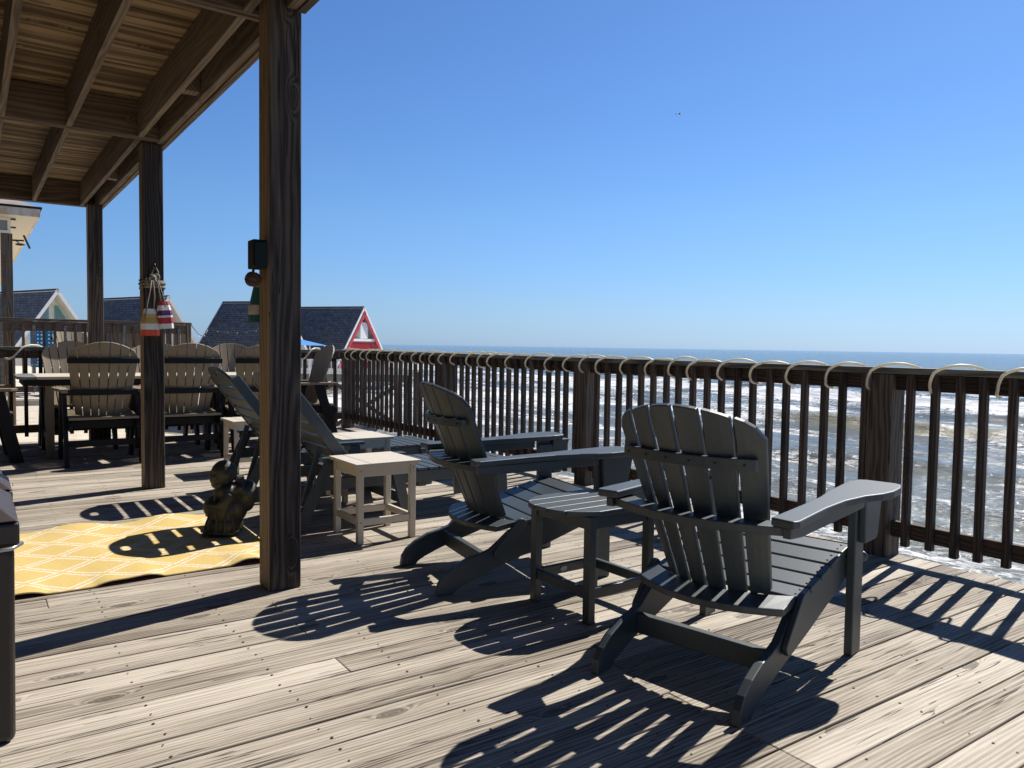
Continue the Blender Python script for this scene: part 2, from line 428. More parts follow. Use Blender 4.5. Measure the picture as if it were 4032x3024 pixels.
def statue_mat():
    m, n, b = newmat("mossy_bronze_resin")
    tc = N(n, "ShaderNodeTexCoord")
    t = N(n, "ShaderNodeTexNoise"); t.inputs["Scale"].default_value = 14; t.inputs["Detail"].default_value = 8
    n.links.new(tc.outputs["Object"], t.inputs["Vector"])
    r = ramp(n, [(0.3, (0.012, 0.013, 0.011)), (0.5, (0.030, 0.029, 0.019)), (0.72, (0.062, 0.053, 0.032))])
    n.links.new(t.outputs["Fac"], r.inputs[0]); n.links.new(r.outputs[0], b.inputs["Base Color"])
    b.inputs["Roughness"].default_value = 0.55
    t2 = N(n, "ShaderNodeTexNoise"); t2.inputs["Scale"].default_value = 90; n.links.new(tc.outputs["Object"], t2.inputs["Vector"])
    bp = N(n, "ShaderNodeBump"); bp.inputs["Distance"].default_value = 0.002; n.links.new(t2.outputs["Fac"], bp.inputs["Height"]); n.links.new(bp.outputs[0], b.inputs["Normal"])
    return m
M_STATUE = statue_mat()

# ------------------------------------------------------------------ sea, beach
SEA_Z = -3.6
def grid_mesh(name, xs, ys, zf, mat, attr=None):
    X, Y = np.meshgrid(xs, ys, indexing='ij')
    Z = zf(X, Y)
    nx, ny = X.shape
    v = np.stack([X, Y, Z], -1).reshape(-1, 3)
    i = np.arange(nx*ny).reshape(nx, ny)
    f = np.stack([i[:-1, :-1], i[1:, :-1], i[1:, 1:], i[:-1, 1:]], -1).reshape(-1, 4)
    me = bpy.data.meshes.new(name)
    me.vertices.add(len(v)); me.vertices.foreach_set("co", v.ravel())
    me.loops.add(f.size); me.loops.foreach_set("vertex_index", f.ravel().astype(np.int32))
    me.polygons.add(len(f)); me.polygons.foreach_set("loop_start", np.arange(0, f.size, 4, dtype=np.int32))
    me.update(calc_edges=True)
    me.polygons.foreach_set("use_smooth", [True]*len(f))
    if attr is not None:
        for nm, fn in attr.items():
            a = me.attributes.new(nm, 'FLOAT', 'POINT'); a.data.foreach_set("value", fn(X, Y, Z).ravel())
    me.materials.append(mat)
    o = bpy.data.objects.new(name, me); COL.objects.link(o)
    return o

def sea_mat():
    m, n, b = newmat("sea_water")
    geo = N(n, "ShaderNodeTexCoord")
    def attr(nm):
        a = N(n, "ShaderNodeAttribute"); a.attribute_name = nm; return a.outputs["Fac"]
    foam = attr("foam"); murk = attr("murk")
    def noise(sx, sy, sc, det, dist=0.0, rough=0.6):
        mp = N(n, "ShaderNodeMapping"); mp.inputs["Scale"].default_value = (sx, sy, 1)
        n.links.new(geo.outputs["Object"], mp.inputs[0])
        t = N(n, "ShaderNodeTexNoise"); t.inputs["Scale"].default_value = sc; t.inputs["Detail"].default_value = det
        t.inputs["Distortion"].default_value = dist; t.inputs["Roughness"].default_value = rough
        n.links.new(mp.outputs[0], t.inputs["Vector"]); return t.outputs["Fac"]
    big = noise(1.0, 0.30, 0.30, 4, 0.6)
    med = noise(1.0, 0.55, 1.3, 8, 1.4, 0.68)
    fine = noise(1.0, 0.7, 5.0, 5, 0.8)
    # lacy ridged foam: thin veins between water pools
    vein = mathn(n, 'SUBTRACT', 1.0, mathn(n, 'MULTIPLY', mathn(n, 'ABSOLUTE', mathn(n, 'SUBTRACT', med, 0.5)), 7.0))
    vein = mathn(n, 'MAXIMUM', vein, 0.0)
    f = mathn(n, 'ADD', mathn(n, 'MULTIPLY', mathn(n, 'SUBTRACT', big, 0.5), 1.7), mathn(n, 'MULTIPLY', mathn(n, 'SUBTRACT', fine, 0.5), 0.7))
    f = mathn(n, 'ADD', f, mathn(n, 'MULTIPLY', vein, 0.42))
    f = mathn(n, 'ADD', f, mathn(n, 'MULTIPLY', mathn(n, 'SUBTRACT', med, 0.5), 1.3))
    f = mathn(n, 'ADD', f, mathn(n, 'SUBTRACT', mathn(n, 'MULTIPLY', foam, 1.5), 0.92))
    mk = N(n, "ShaderNodeMapRange"); mk.inputs["From Min"].default_value = 0.0; mk.inputs["From Max"].default_value = 0.24
    n.links.new(f, mk.inputs["Value"])
    # water body colour
    wc = N(n, "ShaderNodeMix", data_type='RGBA'); n.links.new(murk, wc.inputs[0])
    wc.inputs[6].default_value = (0.022, 0.048, 0.066, 1); wc.inputs[7].default_value = (0.33, 0.30, 0.20, 1)
    mx = N(n, "ShaderNodeMix", data_type='RGBA'); n.links.new(mk.outputs[0], mx.inputs[0])
    n.links.new(wc.outputs[2], mx.inputs[6]); mx.inputs[7].default_value = (0.74, 0.755, 0.77, 1)
    n.links.new(mx.outputs[2], b.inputs["Base Color"])
    rr = N(n, "ShaderNodeMapRange"); rr.inputs["To Min"].default_value = 0.10; rr.inputs["To Max"].default_value = 0.85
    n.links.new(mk.outputs[0], rr.inputs["Value"]); n.links.new(rr.outputs[0], b.inputs["Roughness"])
    b.inputs["IOR"].default_value = 1.33
    # ripples
    r1 = noise(1.0, 0.45, 0.9, 6, 0.5, 0.62)
    r2 = noise(1.0, 0.6, 6.5, 5, 0.3, 0.6)
    r3 = noise(1.0, 0.35, 0.12, 4, 0.0, 0.6)
    far_ = mathn(n, 'SUBTRACT', 0.44, mathn(n, 'MULTIPLY', foam, 1.0))
    h = mathn(n, 'ADD', mathn(n, 'MULTIPLY', r1, mathn(n, 'MAXIMUM', far_, 0.28)), mathn(n, 'MULTIPLY', r2, 0.055))
    h = mathn(n, 'ADD', h, mathn(n, 'MULTIPLY', r3, 0.9))
    h = mathn(n, 'ADD', h, mathn(n, 'MULTIPLY', mk.outputs[0], 0.08))
    bp = N(n, "ShaderNodeBump"); bp.inputs["Distance"].default_value = 1.0; bp.inputs["Strength"].default_value = 0.85
    n.links.new(h, bp.inputs["Height"]); n.links.new(bp.outputs[0], b.inputs["Normal"])
    return m

rs = np.random.RandomState(3)
_w = [(rs.uniform(0.25, 2.2), rs.uniform(-0.9, 0.9), rs.uniform(0, 6.28)) for _ in range(22)]
def crest(X, Y, x0, width, amp, ph):
    c = x0 + 1.0*np.sin(Y*0.045+ph) + 0.5*np.sin(Y*0.13+ph*2.1) + 0.25*np.sin(Y*0.41+ph)
    d = X - c
    prof = np.where(d < 0, np.exp(-(d/(width*0.55))**2), np.exp(-(d/(width*1.8))**2))
    env = 0.70 + 0.30*np.sin(Y*0.07+ph*1.7)
    return amp*prof*env, d, env
CR = [(45.5, 1.7, 0.75, 0.6), (73, 2.4, 0.95, 2.4), (98, 3.0, 0.6, 4.0), (31, 1.2, 0.30, 1.0), (60, 1.5, 0.25, 5.0), (21, 1.0, 0.18, 3.3), (125, 4, 0.6, 1.2)]
def sea_z(X, Y):
    z = np.full_like(X, SEA_Z)
    near = np.clip((900-np.hypot(X, Y))/700, 0, 1)
    for k, dx, ph in _w:
        z += near*0.035/math.sqrt(k)*np.sin(k*X + k*dx*Y*0.6 + ph + 0.8*np.sin(0.21*Y+ph*3))
    for c in CR:
        z += crest(X, Y, *c)[0]
    return z
def sea_foam(X, Y, Z):
    f = np.interp(X, [0, 8, 14, 20, 100, 112, 170], [0.60, 0.62, 0.56, 0.46, 0.36, 0.12, 0.0])
    for (c, reach, lvl) in ((CR[0], 20.0, 0.70), (CR[1], 18.0, 0.74), (CR[2], 9.0, 0.46), (CR[3], 12.0, 0.66)):
        a, d, env = crest(X, Y, *c)
        g = np.where(d < 0, np.exp(-(-d/reach)**1.4), np.exp(-(d/0.8)**2))
        mod = 0.80 + 0.20*np.sin(Y*0.09+c[3]*3)
        f = np.maximum(f, lvl*g*mod + 0.36*(1-g))
        broken = np.clip((0.84-env)*3.0, 0, 1) if c is CR[0] else (0.35 if c is CR[3] else 0.95)
        f = np.maximum(f, 0.98*broken*np.exp(-((d+1.6)/1.5)**2))
        f = np.where((d > 0.0) & (d < 5), np.minimum(f, 0.30+0.06*np.clip(d, 0, 5)), f)
    f = f + 0.05*np.sin(0.11*Y+0.05*X) + 0.04*np.sin(0.31*Y-0.2*X) - 0.03
    f = f*np.interp(X, [96, 118], [1.0, 0.0])*np.interp(np.hypot(X, Y), [260, 500], [1.0, 0.35])
    return f
def sea_murk(X, Y, Z):
    m = np.interp(X, [0, 30, 80, 140], [0.60, 0.50, 0.30, 0.0])
    a, d, env = crest(X, Y, *CR[0])
    m = np.maximum(m, 1.0*np.clip(env-0.30, 0.15, 1)*2.6*np.exp(-((d+0.5)/1.5)**2))
    return np.clip(m, 0, 1)
xs = np.concatenate([np.arange(3.0, 60, 0.28), np.arange(60, 140, 0.6), np.geomspace(140, 6500, 60)])
ys = np.concatenate([-np.geomspace(6000, 45, 18), np.arange(-40, 120, 0.9), np.geomspace(120, 6500, 60)])
sea = grid_mesh("sea", xs, ys, sea_z, sea_mat(), {"foam": sea_foam, "murk": sea_murk})
struct(sea)

def sand_mat():
    m, n, b = newmat("beach_sand")
    tc = N(n, "ShaderNodeTexCoord"); t = N(n, "ShaderNodeTexNoise"); t.inputs["Scale"].default_value = 1.4; t.inputs["Detail"].default_value = 8
    n.links.new(tc.outputs["Object"], t.inputs["Vector"])
    r = ramp(n, [(0.3, (0.44, 0.37, 0.28)), (0.7, (0.62, 0.55, 0.45))]); n.links.new(t.outputs["Fac"], r.inputs[0])
    n.links.new(r.outputs[0], b.inputs["Base Color"]); b.inputs["Roughness"].default_value = 0.9
    bp = N(n, "ShaderNodeBump"); bp.inputs["Distance"].default_value = 0.05; n.links.new(t.outputs["Fac"], bp.inputs["Height"]); n.links.new(bp.outputs[0], b.inputs["Normal"])
    return m
def shore(Y):
    return np.interp(Y, [-400, 0, 12, 25, 40, 60, 80, 110, 200, 2500], [1.5, 1.5, 2.5, 7, 15, 22, 30, 34, 36, 60])
def sand_z(X, Y):
    d = X - shore(Y)
    return SEA_Z + np.where(d < 0, np.minimum(0.08*(-d), 0.75), -0.08*d) + 0.04*np.sin(X*1.3+np.sin(Y*0.7)*2)
xb = np.concatenate([-np.geomspace(900, 31, 14), np.arange(-30, 62, 1.0), np.array([70.0, 90.0])])
yb = np.concatenate([-np.geomspace(400, 25, 6), np.arange(-20, 130, 1.5), np.geomspace(132, 2500, 14)])
beach = grid_mesh("beach", xb, yb, sand_z, sand_mat())
struct(beach)

# ------------------------------------------------------------------ deck
DX0, DX1, DY0, DY1 = -2.6, 4.32, -3.0, 10.16
mb = MB()
y = DY0; k = 0
random.seed(11)
while y < DY1-0.02:
    wd = 0.1385
    y1 = min(y+wd, DY1)
    dz = random.uniform(-0.0025, 0.0)
    # boards butt end to end at staggered joints
    cuts = [DX0] + sorted([DX0 + random.choice([0.82, 1.64, 2.46, 3.28, 4.1, 4.92]) + 0.4]) + [DX1 + random.uniform(-0.012, 0.012)]
    if random.random() < 0.35: cuts = [DX0, cuts[-1]]
    for a, b_ in zip(cuts[:-1], cuts[1:]):
        r_ = random.random()
        t = random.uniform(-0.0012, 0.0012)
        nseg = 1
        mb.hexa([(a, y, -0.038), (b_-0.002, y, -0.038), (b_-0.002, y1, -0.038), (a, y1, -0.038),
                 (a, y, dz+t), (b_-0.002, y, dz+t), (b_-0.002, y1, dz-t), (a, y1, dz-t)], 0, r_)
    x = DX0 + 0.2
    while x < DX1:
        for yy in (y+0.03, y1-0.03):
            if random.random() < 0.93:
                jx = x + random.uniform(-0.012, 0.012); jy = yy + random.uniform(-0.008, 0.008); rr = random.uniform(0.0035, 0.0055)
                mb.add([(jx+rr*math.cos(q), jy+rr*math.sin(q), dz+0.0022) for q in [i*math.pi/3 for i in range(6)]], [(0, 1, 2, 3, 4, 5)], 1)
        x += 0.406
    y += 0.1445 + random.uniform(-0.0012, 0.002)
deck = mb.build("deck", [M_DECK, M_NAIL], bevel=0)
struct(deck)
bv = deck.modifiers.new("bevel", 'BEVEL'); bv.width = 0.004; bv.segments = 2; bv.limit_method = 'ANGLE'; bv.angle_limit = R(50)
mb = MB()
mb.box(4.255, 4.295, DY0, DY1, -0.30, -0.042)
mb.box(DX0, 4.25, DY1-0.05, DY1-0.01, -0.30, -0.042)
x = DX0+0.2
while x < 4.2:
    mb.box(x-0.019, x+0.019, DY0, DY1-0.06, -0.28, -0.042); x += 0.406
fr = mb.build("deck_frame", M_RAILY); struct(fr)
mb = MB()
for yy in (0.2, 3.3, 6.4, 9.5):
    for xx in (4.0, 0.4, -2.2):
        mb.tube([(xx, yy, -5.2), (xx, yy, -0.285)], 0.14, 12)
pl = mb.build("deck_pilings", M_POST); struct(pl)

# ------------------------------------------------------------------ railings
def baluster_railing(root, axis, a0, a1, c, post_at, inner, cap=True, cont=0.127, zt=1.062):
    """axis 'y': runs along Y at X=c ; axis 'x': along X at Y=c. inner=-1: balusters on the low side."""
    def bx(m, p0, p1, q0, q1, z0, z1):
        if axis == 'y': m.box(q0, q1, p0, p1, z0, z1)
        else: m.box(p0, p1, q0, q1, z0, z1)
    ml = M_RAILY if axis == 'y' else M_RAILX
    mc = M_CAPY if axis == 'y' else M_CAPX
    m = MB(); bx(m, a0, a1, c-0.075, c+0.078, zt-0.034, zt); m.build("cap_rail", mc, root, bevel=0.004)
    pts = sorted(post_at)
    for p in pts:
        m = MB(); bx(m, p-0.072, p+0.072, c-0.07, c+0.07, -0.03 if axis == 'y' else 0.0, zt-0.036)
        m.build("post", M_POST, root, bevel=0.006)
    ends = [a0]+pts+[a1]
    for i in range(len(ends)-1):
        s = ends[i] + (0.074 if i > 0 else 0.0); e = ends[i+1] - (0.074 if i < len(ends)-2 else 0.0)
        if e-s < 0.2: continue
        m = MB(); bx(m, s, e, c-0.026, c+0.012, zt-0.125, zt-0.036); m.build("top_rail", ml, root, bevel=0.003)
        m = MB(); bx(m, s, e, c-0.026, c+0.012, 0.118, 0.205); m.build("bottom_rail", ml, root, bevel=0.003)
        nb = max(1, int(round((e-s)/cont)))
        for k in range(nb):
            if k == 0: p = s+0.024
            else: p = s + (k+0.22)*(e-s)/nb
            p += random.uniform(-0.006, 0.006)
            t = random.uniform(-0.004, 0.004); zb = random.uniform(0.074, 0.09)
            m = MB(); hw = 0.0185
            q0, q1 = c-0.065, c-0.028
            P = []
            for z_, tt in ((zb, 0), (zt-0.036, t)):
                for (u, v_) in ((-hw, q0), (hw, q0), (hw, q1), (-hw, q1)):
                    P.append((v_, p+u+tt, z_) if axis == 'y' else (p+u+tt, v_, z_))
            m.hexa(P); m.build("baluster", M_RAILZ, root, bevel=0.002)

random.seed(5)
rail = thing("deck_railing", "dark brown wooden deck railing with square balusters facing the sea, rope light coiled on top", "railing")
SIDE_POSTS = [-0.25, 2.385, 4.975, 7.35, 10.0]
baluster_railing(rail, 'y', -1.6, 10.09, 4.243, SIDE_POSTS, -1)
rail2 = thing("deck_railing", "dark wooden railing across the far end of the deck behind the tan dining chairs", "railing")
baluster_railing(rail2, 'x', -2.5, 4.155, 10.02, [-1.3, 1.25], -1, cont=0.14)

# rope light coiled round the cap rail
def helix(y0, y1, pitch, cx=4.235, cz=0.994, rx=0.125, rz=0.086, jit=0.24, seed=1):
    rr = random.Random(seed); pts = []; y = y0; sgn = -1
    while y > y1:
        p = pitch*(1+rr.uniform(-jit, jit)*1.6); kx = rx*(1+rr.uniform(-0.06, 0.06)); kz = rz*(1+rr.uniform(-0.12, 0.10))
        n = 20
        for i in range(n):
            t = i/n; a = 2*math.pi*t
            # start at front-bottom, over the top, down the back, under
            ang = math.pi*1.12 - a
            adv = 0.05*min(t/0.17, 1) + 0.62*min(max((t-0.17)/0.33, 0), 1) + 0.33*max((t-0.5)/0.5, 0)
            pts.append((cx + kx*math.cos(ang)*1.0, y - p*adv, cz + kz*math.sin(ang)*(1.0 if math.sin(ang) > 0 else 0.75)))
        y -= p
    return pts
mb = MB()
mb.tube(helix(10.0, -1.2, 0.262), 0.0078, 8)
rope = mb.build("rope_light", M_ROPE_L, smooth=True)
tag(rope, "pale rope light tube wound in loops around the sea-side top rail", "rope light")
# the same tube wandering over the far rail
def loop_x(x0, zd=0.1, seed=0):
    rr = random.Random(seed)
    return [(x0-0.20, 9.93, 0.94), (x0-0.155, 9.915, 0.93), (x0-0.12, 9.91, 0.95), (x0-0.08, 9.90, 1.00), (x0-0.03, 9.92, 1.06), (x0+0.04, 9.97, 1.082), (x0+0.12, 10.03, 1.078), (x0+0.17, 10.10, 1.05), (x0+0.17, 10.12, 0.99)]
for i, (x0, lab) in enumerate([(0.50, "short grey-white tube looped over the far rail at the left edge"), (3.72, "white tube looped over the far rail left of the right-hand tan chair")]):
    mb = MB(); P = loop_x(x0)
    Q = []
    for a in range(len(P)-1):
        for t in (0, 0.33, 0.66):
            Q.append(Vector(P[a]).lerp(Vector(P[a+1]), t))
    Q.append(Vector(P[-1]))
    mb.tube(Q, 0.011, 7)
    tag(mb.build("rope_light", M_ROPE_L, smooth=True), lab, "rope light")

# ------------------------------------------------------------------ porch roof on posts
ZB = 2.65; ZT = 2.915
random.seed(21)
def timber_post(y0, y1, top, label, x=1.166, hw=0.074):
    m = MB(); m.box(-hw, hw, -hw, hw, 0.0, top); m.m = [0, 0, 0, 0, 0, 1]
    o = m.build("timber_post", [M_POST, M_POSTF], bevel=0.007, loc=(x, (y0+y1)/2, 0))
    tag(o, label, "post", "square timber posts carrying the porch roof")
    return o
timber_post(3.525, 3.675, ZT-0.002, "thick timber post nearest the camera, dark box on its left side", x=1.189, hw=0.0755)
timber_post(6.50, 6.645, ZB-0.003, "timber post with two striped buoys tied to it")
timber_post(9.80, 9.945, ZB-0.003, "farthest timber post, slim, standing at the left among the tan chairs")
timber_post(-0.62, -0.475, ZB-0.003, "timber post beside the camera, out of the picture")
roof = thing("porch_roof", "underside of the upper deck with brown joists and boards above the left of the picture", "porch roof")
RY0, RY1, RX0 = -0.7, 10.12, -2.7
m = MB(); yy = RY0
while yy < RY1:
    w_ = 0.1335
    m.box(RX0, 1.29, yy, min(yy+w_, RY1), ZT+0.003+random.uniform(0, 0.004), ZT+0.042)
    yy += 0.1405
m.build("ceiling_boards", M_CEIL, roof)
xbeams = [(0.70, 0.78), (3.680, 3.755), (6.375, 6.455), (10.03, 10.12)]
for _a, _b in ((RY0, 3.520), (3.680, RY1)):
    m = MB(); m.box(1.2415, 1.279, _a, _b, ZB-0.006, ZT+0.001); m.build("edge_beam", M_JOIST, roof, bevel=0.004)
    m = MB(); m.box(1.192, 1.238, _a, _b, ZB+0.002, ZT); m.build("edge_beam", M_JOIST, roof, bevel=0.004)
for (a, b_) in xbeams:
    m = MB(); m.box(RX0, 1.19, a, (a+b_)/2-0.001, ZB+0.004, ZT-0.001); m.box(RX0, 1.19, (a+b_)/2+0.001, b_, ZB+0.001, ZT-0.001)
    m.build("cross_beam", M_XBEAM, roof, bevel=0.003)
jx = [1.062, 0.60, 0.20, -0.21, -0.62, -1.03, -1.44, -1.85, -2.26]
for i, x in enumerate(jx):
    for (a, b_) in zip(xbeams[:-1], xbeams[1:]):
        m = MB(); m.box(x-0.019, x+0.019, a[1]+0.002, b_[0]-0.002, ZB+0.003+0.002*(i % 2), ZT-0.002)
        m.build("joist", M_JOIST, roof, bevel=0.002)
for y_ in (2.3, 5.15, 8.35):
    m = MB(); m.box(1.083, 1.190, y_-0.045, y_+0.045, ZB+0.03, ZT-0.03); m.build("blocking", M_JOIST, roof, bevel=0.002)
# unseen house wall left of the porch, added for shading and bounce light
m = MB()
for k in range(22):
    z0 = 0.0 + k*0.13
    m.hexa([(-2.8, -2.5, z0), (-2.685, -2.5, z0), (-2.685, 10.0, z0), (-2.8, 10.0, z0), (-2.8, -2.5, z0+0.13), (-2.7, -2.5, z0+0.13), (-2.7, 10.0, z0+0.13), (-2.8, 10.0, z0+0.13)])
tag(m.build("unseen_house_wall", plain("wall_siding", (0.30, 0.26, 0.20), rough=0.7)), "unseen tan lap siding house wall along the left of the porch, added for its shading", "wall")

# ------------------------------------------------------------------ adirondack chair
def curved_board(m, xf, yh, depth, z0, z1, curv, n=10, back_straight=0.55, mat=0, tilt=0.0):
    """horizontal board spanning y; front edge x = xf + curv*y^2, back edge less curved, tapered to the ends"""
    vs = []; fs = []
    for i in range(n+1):
        y = -yh + 2*yh*i/n
        a = xf + curv*y*y
        b_ = xf - depth + curv*back_straight*y*y
        for (x_, z_) in ((a, z0), (a, z1), (b_, z1-tilt), (b_, z0-tilt)):
            vs.append((x_, y, z_))
    for i in range(n):
        for k in range(4):
            fs.append((i*4+k, i*4+(k+1) % 4, (i+1)*4+(k+1) % 4, (i+1)*4+k))
    fs.append((0, 3, 2, 1)); fs.append((n*4, n*4+1, n*4+2, n*4+3))
    m.add(vs, fs, mat)

def fan_back(root, mat, n, hb, ht, B, D, length, arch, curv, gap, thick=0.02, name="back_slat"):
    """n slats fanned; B bottom centre, D unit direction, hb/ht half widths, curv = forward bow at the edges"""
    D = Vector(D).normalized(); Nn = Vector((D.z, 0, -D.x))     # points forward/up-ish side
    for i in range(n):
        m = MB(); u0 = -1 + 2*i/n; u1 = -1 + 2*(i+1)/n
        rows = []; K = 9
        nu = 3
        for k in range(K+1):
            row = []
            for j in range(nu+1):
                u = u0 + (u1-u0)*j/nu
                hw_bot, hw_top = hb, ht
                umid = (u0+u1)/2
                smax = length - arch*(abs(u)**2.0)
                if abs(u) > 0.86: smax -= (abs(u)-0.86)*0.25
                s = smax*k/K
                # gap: shrink toward the slat centre
                hw = hb + (ht-hb)*min(1, s/(length*0.85))
                y = u*hw
                ym = umid*hw
                y = ym + (y-ym)*(1-gap/(2*hw/n))
                off = curv*u*u
                p = Vector(B) + D*s + Nn*off; p.y = y
                row.append(p)
            rows.append(row)
        vs = []; fs = []
        for side in (0, 1):
            for row in rows:
                for p in row:
                    vs.append(p - Nn*(thick*side))
        W = nu+1; H = (K+1)*W
        for k in range(K):
            for j in range(nu):
                a = k*W+j
                fs.append((a, a+1, a+W+1, a+W)); fs.append((H+a, H+a+W, H+a+W+1, H+a+1))
        for k in range(K):
            a = k*W; fs.append((a, a+W, H+a+W, H+a)); a = k*W+nu; fs.append((a, H+a, H+a+W, a+W))
        for j in range(nu):
            fs.append((j, H+j, H+j+1, j+1)); a = K*W+j; fs.append((a, a+1, H+a+1, H+a))
        m.add(vs, fs)
        m.build(name, mat, root, bevel=0.004)

def screw(root, loc, r=0.0045, mat=None):
    m = MB(); m.ball((0, 0, 0), (r, r, r*0.6), 8, 5); m.build("screw", mat or M_SCREW, root, loc=loc, smooth=True)

def adirondack(name, label, loc, rz, group, screws=True):
    t = thing(name, label, "chair", loc, rz, group)
    P = M_POLY
    side = [(-0.452, 0.0), (-0.445, 0.05), (-0.42, 0.088), (-0.372, 0.124), (-0.30, 0.158), (-0.235, 0.172), (-0.185, 0.19), (-0.14, 0.225), (-0.09, 0.268), (-0.03, 0.288),
            (0.047, 0.302), (0.11, 0.318), (0.177, 0.334), (0.275, 0.362), (0.355, 0.385), (0.42, 0.392), (0.47, 0.385), (0.485, 0.35), (0.46, 0.318),
            (0.325, 0.262), (0.20, 0.218), (0.07, 0.172), (-0.05, 0.134), (-0.17, 0.096), (-0.25, 0.068), (-0.32, 0.038), (-0.355, 0.018), (-0.372, 0.0)]
    for s in (-1, 1):
        m = MB(); m.plate(side, s*0.253, s*0.283, 'xz'); m.build("side_rail", P, t, bevel=0.004)
        # folding link
        a = Vector((-0.145, 0, 0.172)); b_ = Vector((-0.035, 0, 0.30)); d = (b_-a).normalized(); nn = Vector((-d.z, 0, d.x)); pts = []
        for k in range(9):
            q = math.pi/2 + math.pi*k/8; pts.append(a + d*(0.03*math.cos(q)) + nn*(0.03*math.sin(q)))
        for k in range(9):
            q = -math.pi/2 + math.pi*k/8; pts.append(b_ + d*(0.03*math.cos(q)) + nn*(0.03*math.sin(q)))
        m = MB(); m.plate([(p.x, p.z) for p in pts], s*0.285, s*0.305, 'xz'); m.build("link_plate", P, t, bevel=0.004)
        m = MB(); m.box(0.368, 0.455, min(s*0.290, s*0.322), max(s*0.290, s*0.322), 0.0, 0.594); m.build("front_leg", P, t, bevel=0.004)
        arm = [(-0.300, 0.292), (-0.312, 0.372), (-0.290, 0.382), (-0.05, 0.372), (0.10, 0.378), (0.22, 0.402), (0.30, 0.436), (0.37, 0.450), (0.45, 0.448), (0.515, 0.430), (0.530, 0.408), (0.530, 0.300),
               (0.515, 0.272), (0.45, 0.258), (0.40, 0.258), (0.22, 0.268), (0.10, 0.285), (-0.05, 0.290)]
        m = MB()
        n_ = len(arm)
        def za(x): return 0.600 + 0.028*(x+0.3)
        vs = [(x, s*y, za(x)) for x, y in arm] + [(x, s*y, za(x)+0.027) for x, y in arm]
        fs = [tuple(range(n_)), tuple(range(2*n_-1, n_-1, -1))] + [(i, n_+i, n_+(i+1) % n_, (i+1) % n_) for i in range(n_)]
        m.add(vs, fs); m.build("armrest", P, t, bevel=0.006, seg=3)
        m = MB(); m.plate([(-0.285, 0.563), (-0.285, 0.597), (0.36, 0.613), (0.36, 0.572), (-0.2, 0.556)], s*0.325, s*0.352, 'xz'); m.build("arm_rail", P, t, bevel=0.003)
        m = MB(); m.plate([(0.462, 0.618), (0.570, 0.620), (0.530, 0.445), (0.515, 0.428), (0.462, 0.425)], s*0.300, s*0.326, 'xz')
        m.plate([(0.385, 0.618), (0.57, 0.620), (0.53, 0.445), (0.515, 0.43), (0.395, 0.43)], s*0.3225, s*0.348, 'xz')
        m.build("arm_bracket", P, t, bevel=0.004)
        m = MB(); m.tube([(0.455, s*0.306, 0.357), (0.478, s*0.306, 0.357)], 0.012, 10); m.ball((0.489, s*0.306, 0.357), (0.014, 0.021, 0.021), 14, 9); m.build("knob", P, t, smooth=True)
    m = MB(); m.box(-0.218, -0.186, -0.252, 0.252, 0.092, 0.165); m.build("stretcher", P, t, bevel=0.003)
    m = MB(); m.box(0.462, 0.486, -0.252, 0.252, 0.285, 0.362); m.build("front_apron", P, t, bevel=0.003)
    # seat slats following the dip of the side rails
    prof = [(-0.085, 0.285), (0.02, 0.299), (0.10, 0.317), (0.18, 0.336), (0.27, 0.362), (0.355, 0.387), (0.42, 0.395), (0.475, 0.389), (0.505, 0.362)]
    L = [0]
    for a, b_ in zip(prof[:-1], prof[1:]): L.append(L[-1]+math.hypot(b_[0]-a[0], b_[1]-a[1]))
    def at(s_):
        for k in range(len(L)-1):
            if s_ <= L[k+1] or k == len(L)-2:
                f = (s_-L[k])/(L[k+1]-L[k]); a, b_ = prof[k], prof[k+1]
                return (a[0]+(b_[0]-a[0])*f, a[1]+(b_[1]-a[1])*f)
    ns = 6; pw = (L[-1]-0.04)/ns   # six boards
    for k in range(ns):
        a = at(0.04+k*pw+0.005); b_ = at(0.04+(k+1)*pw-0.005)
        A = Vector((a[0], 0, a[1])); Bv = Vector((b_[0], 0, b_[1])); d = (Bv-A).normalized(); nn = Vector((-d.z, 0, d.x))
        m = MB(); m.hexa([(p.x, y_, p.z) for p, y_ in ((A, -0.288), (Bv, -0.288), (Bv, 0.288), (A, 0.288))] + [(p.x, y_, p.z) for p, y_ in ((A+nn*0.019, -0.288), (Bv+nn*0.019, -0.288), (Bv+nn*0.019, 0.288), (A+nn*0.019, 0.288))])
        m.build("seat_slat", P, t, bevel=0.004)
        if screws:
            for q in (0.28, 0.72):
                c = A.lerp(Bv, q)+nn*0.0195
                screw(t, (c.x, -0.262, c.z)); screw(t, (c.x, 0.262, c.z))
    # back
    B = (-0.135, 0, 0.300); D = Vector((-0.275, 0, 0.66)).normalized()
    fan_back(t, P, 6, 0.208, 0.284, B, D, 0.728, 0.105, 0.075, 0.014)
    def bx_(z): return -0.135 - 0.275*(z-0.30)/0.66
    m = MB(); curved_board(m, bx_(0.59)-0.022, 0.325, 0.082, 0.566, 0.596, 1.08, back_straight=0.78); m.build("arm_cross_brace", P, t, bevel=0.004)
    m = MB(); curved_board(m, bx_(0.31)-0.020, 0.282, 0.100, 0.290, 0.316, 1.45, back_straight=0.86, tilt=0.020); m.build("lower_cross_brace", P, t, bevel=0.004)
    m = MB(); curved_board(m, bx_(0.79)-0.021, 0.250, 0.022, 0.765, 0.805, 0.92, back_straight=1.0, tilt=0.0); m.build("upper_cross_brace", P, t, bevel=0.003)
    if screws:
        for k in range(6):
            y_ = (-1+2*(k+0.5)/6)*0.262
            screw(t, (bx_(0.79)-0.0435+0.92*y_*y_, y_, 0.785), r=0.005)
    return t

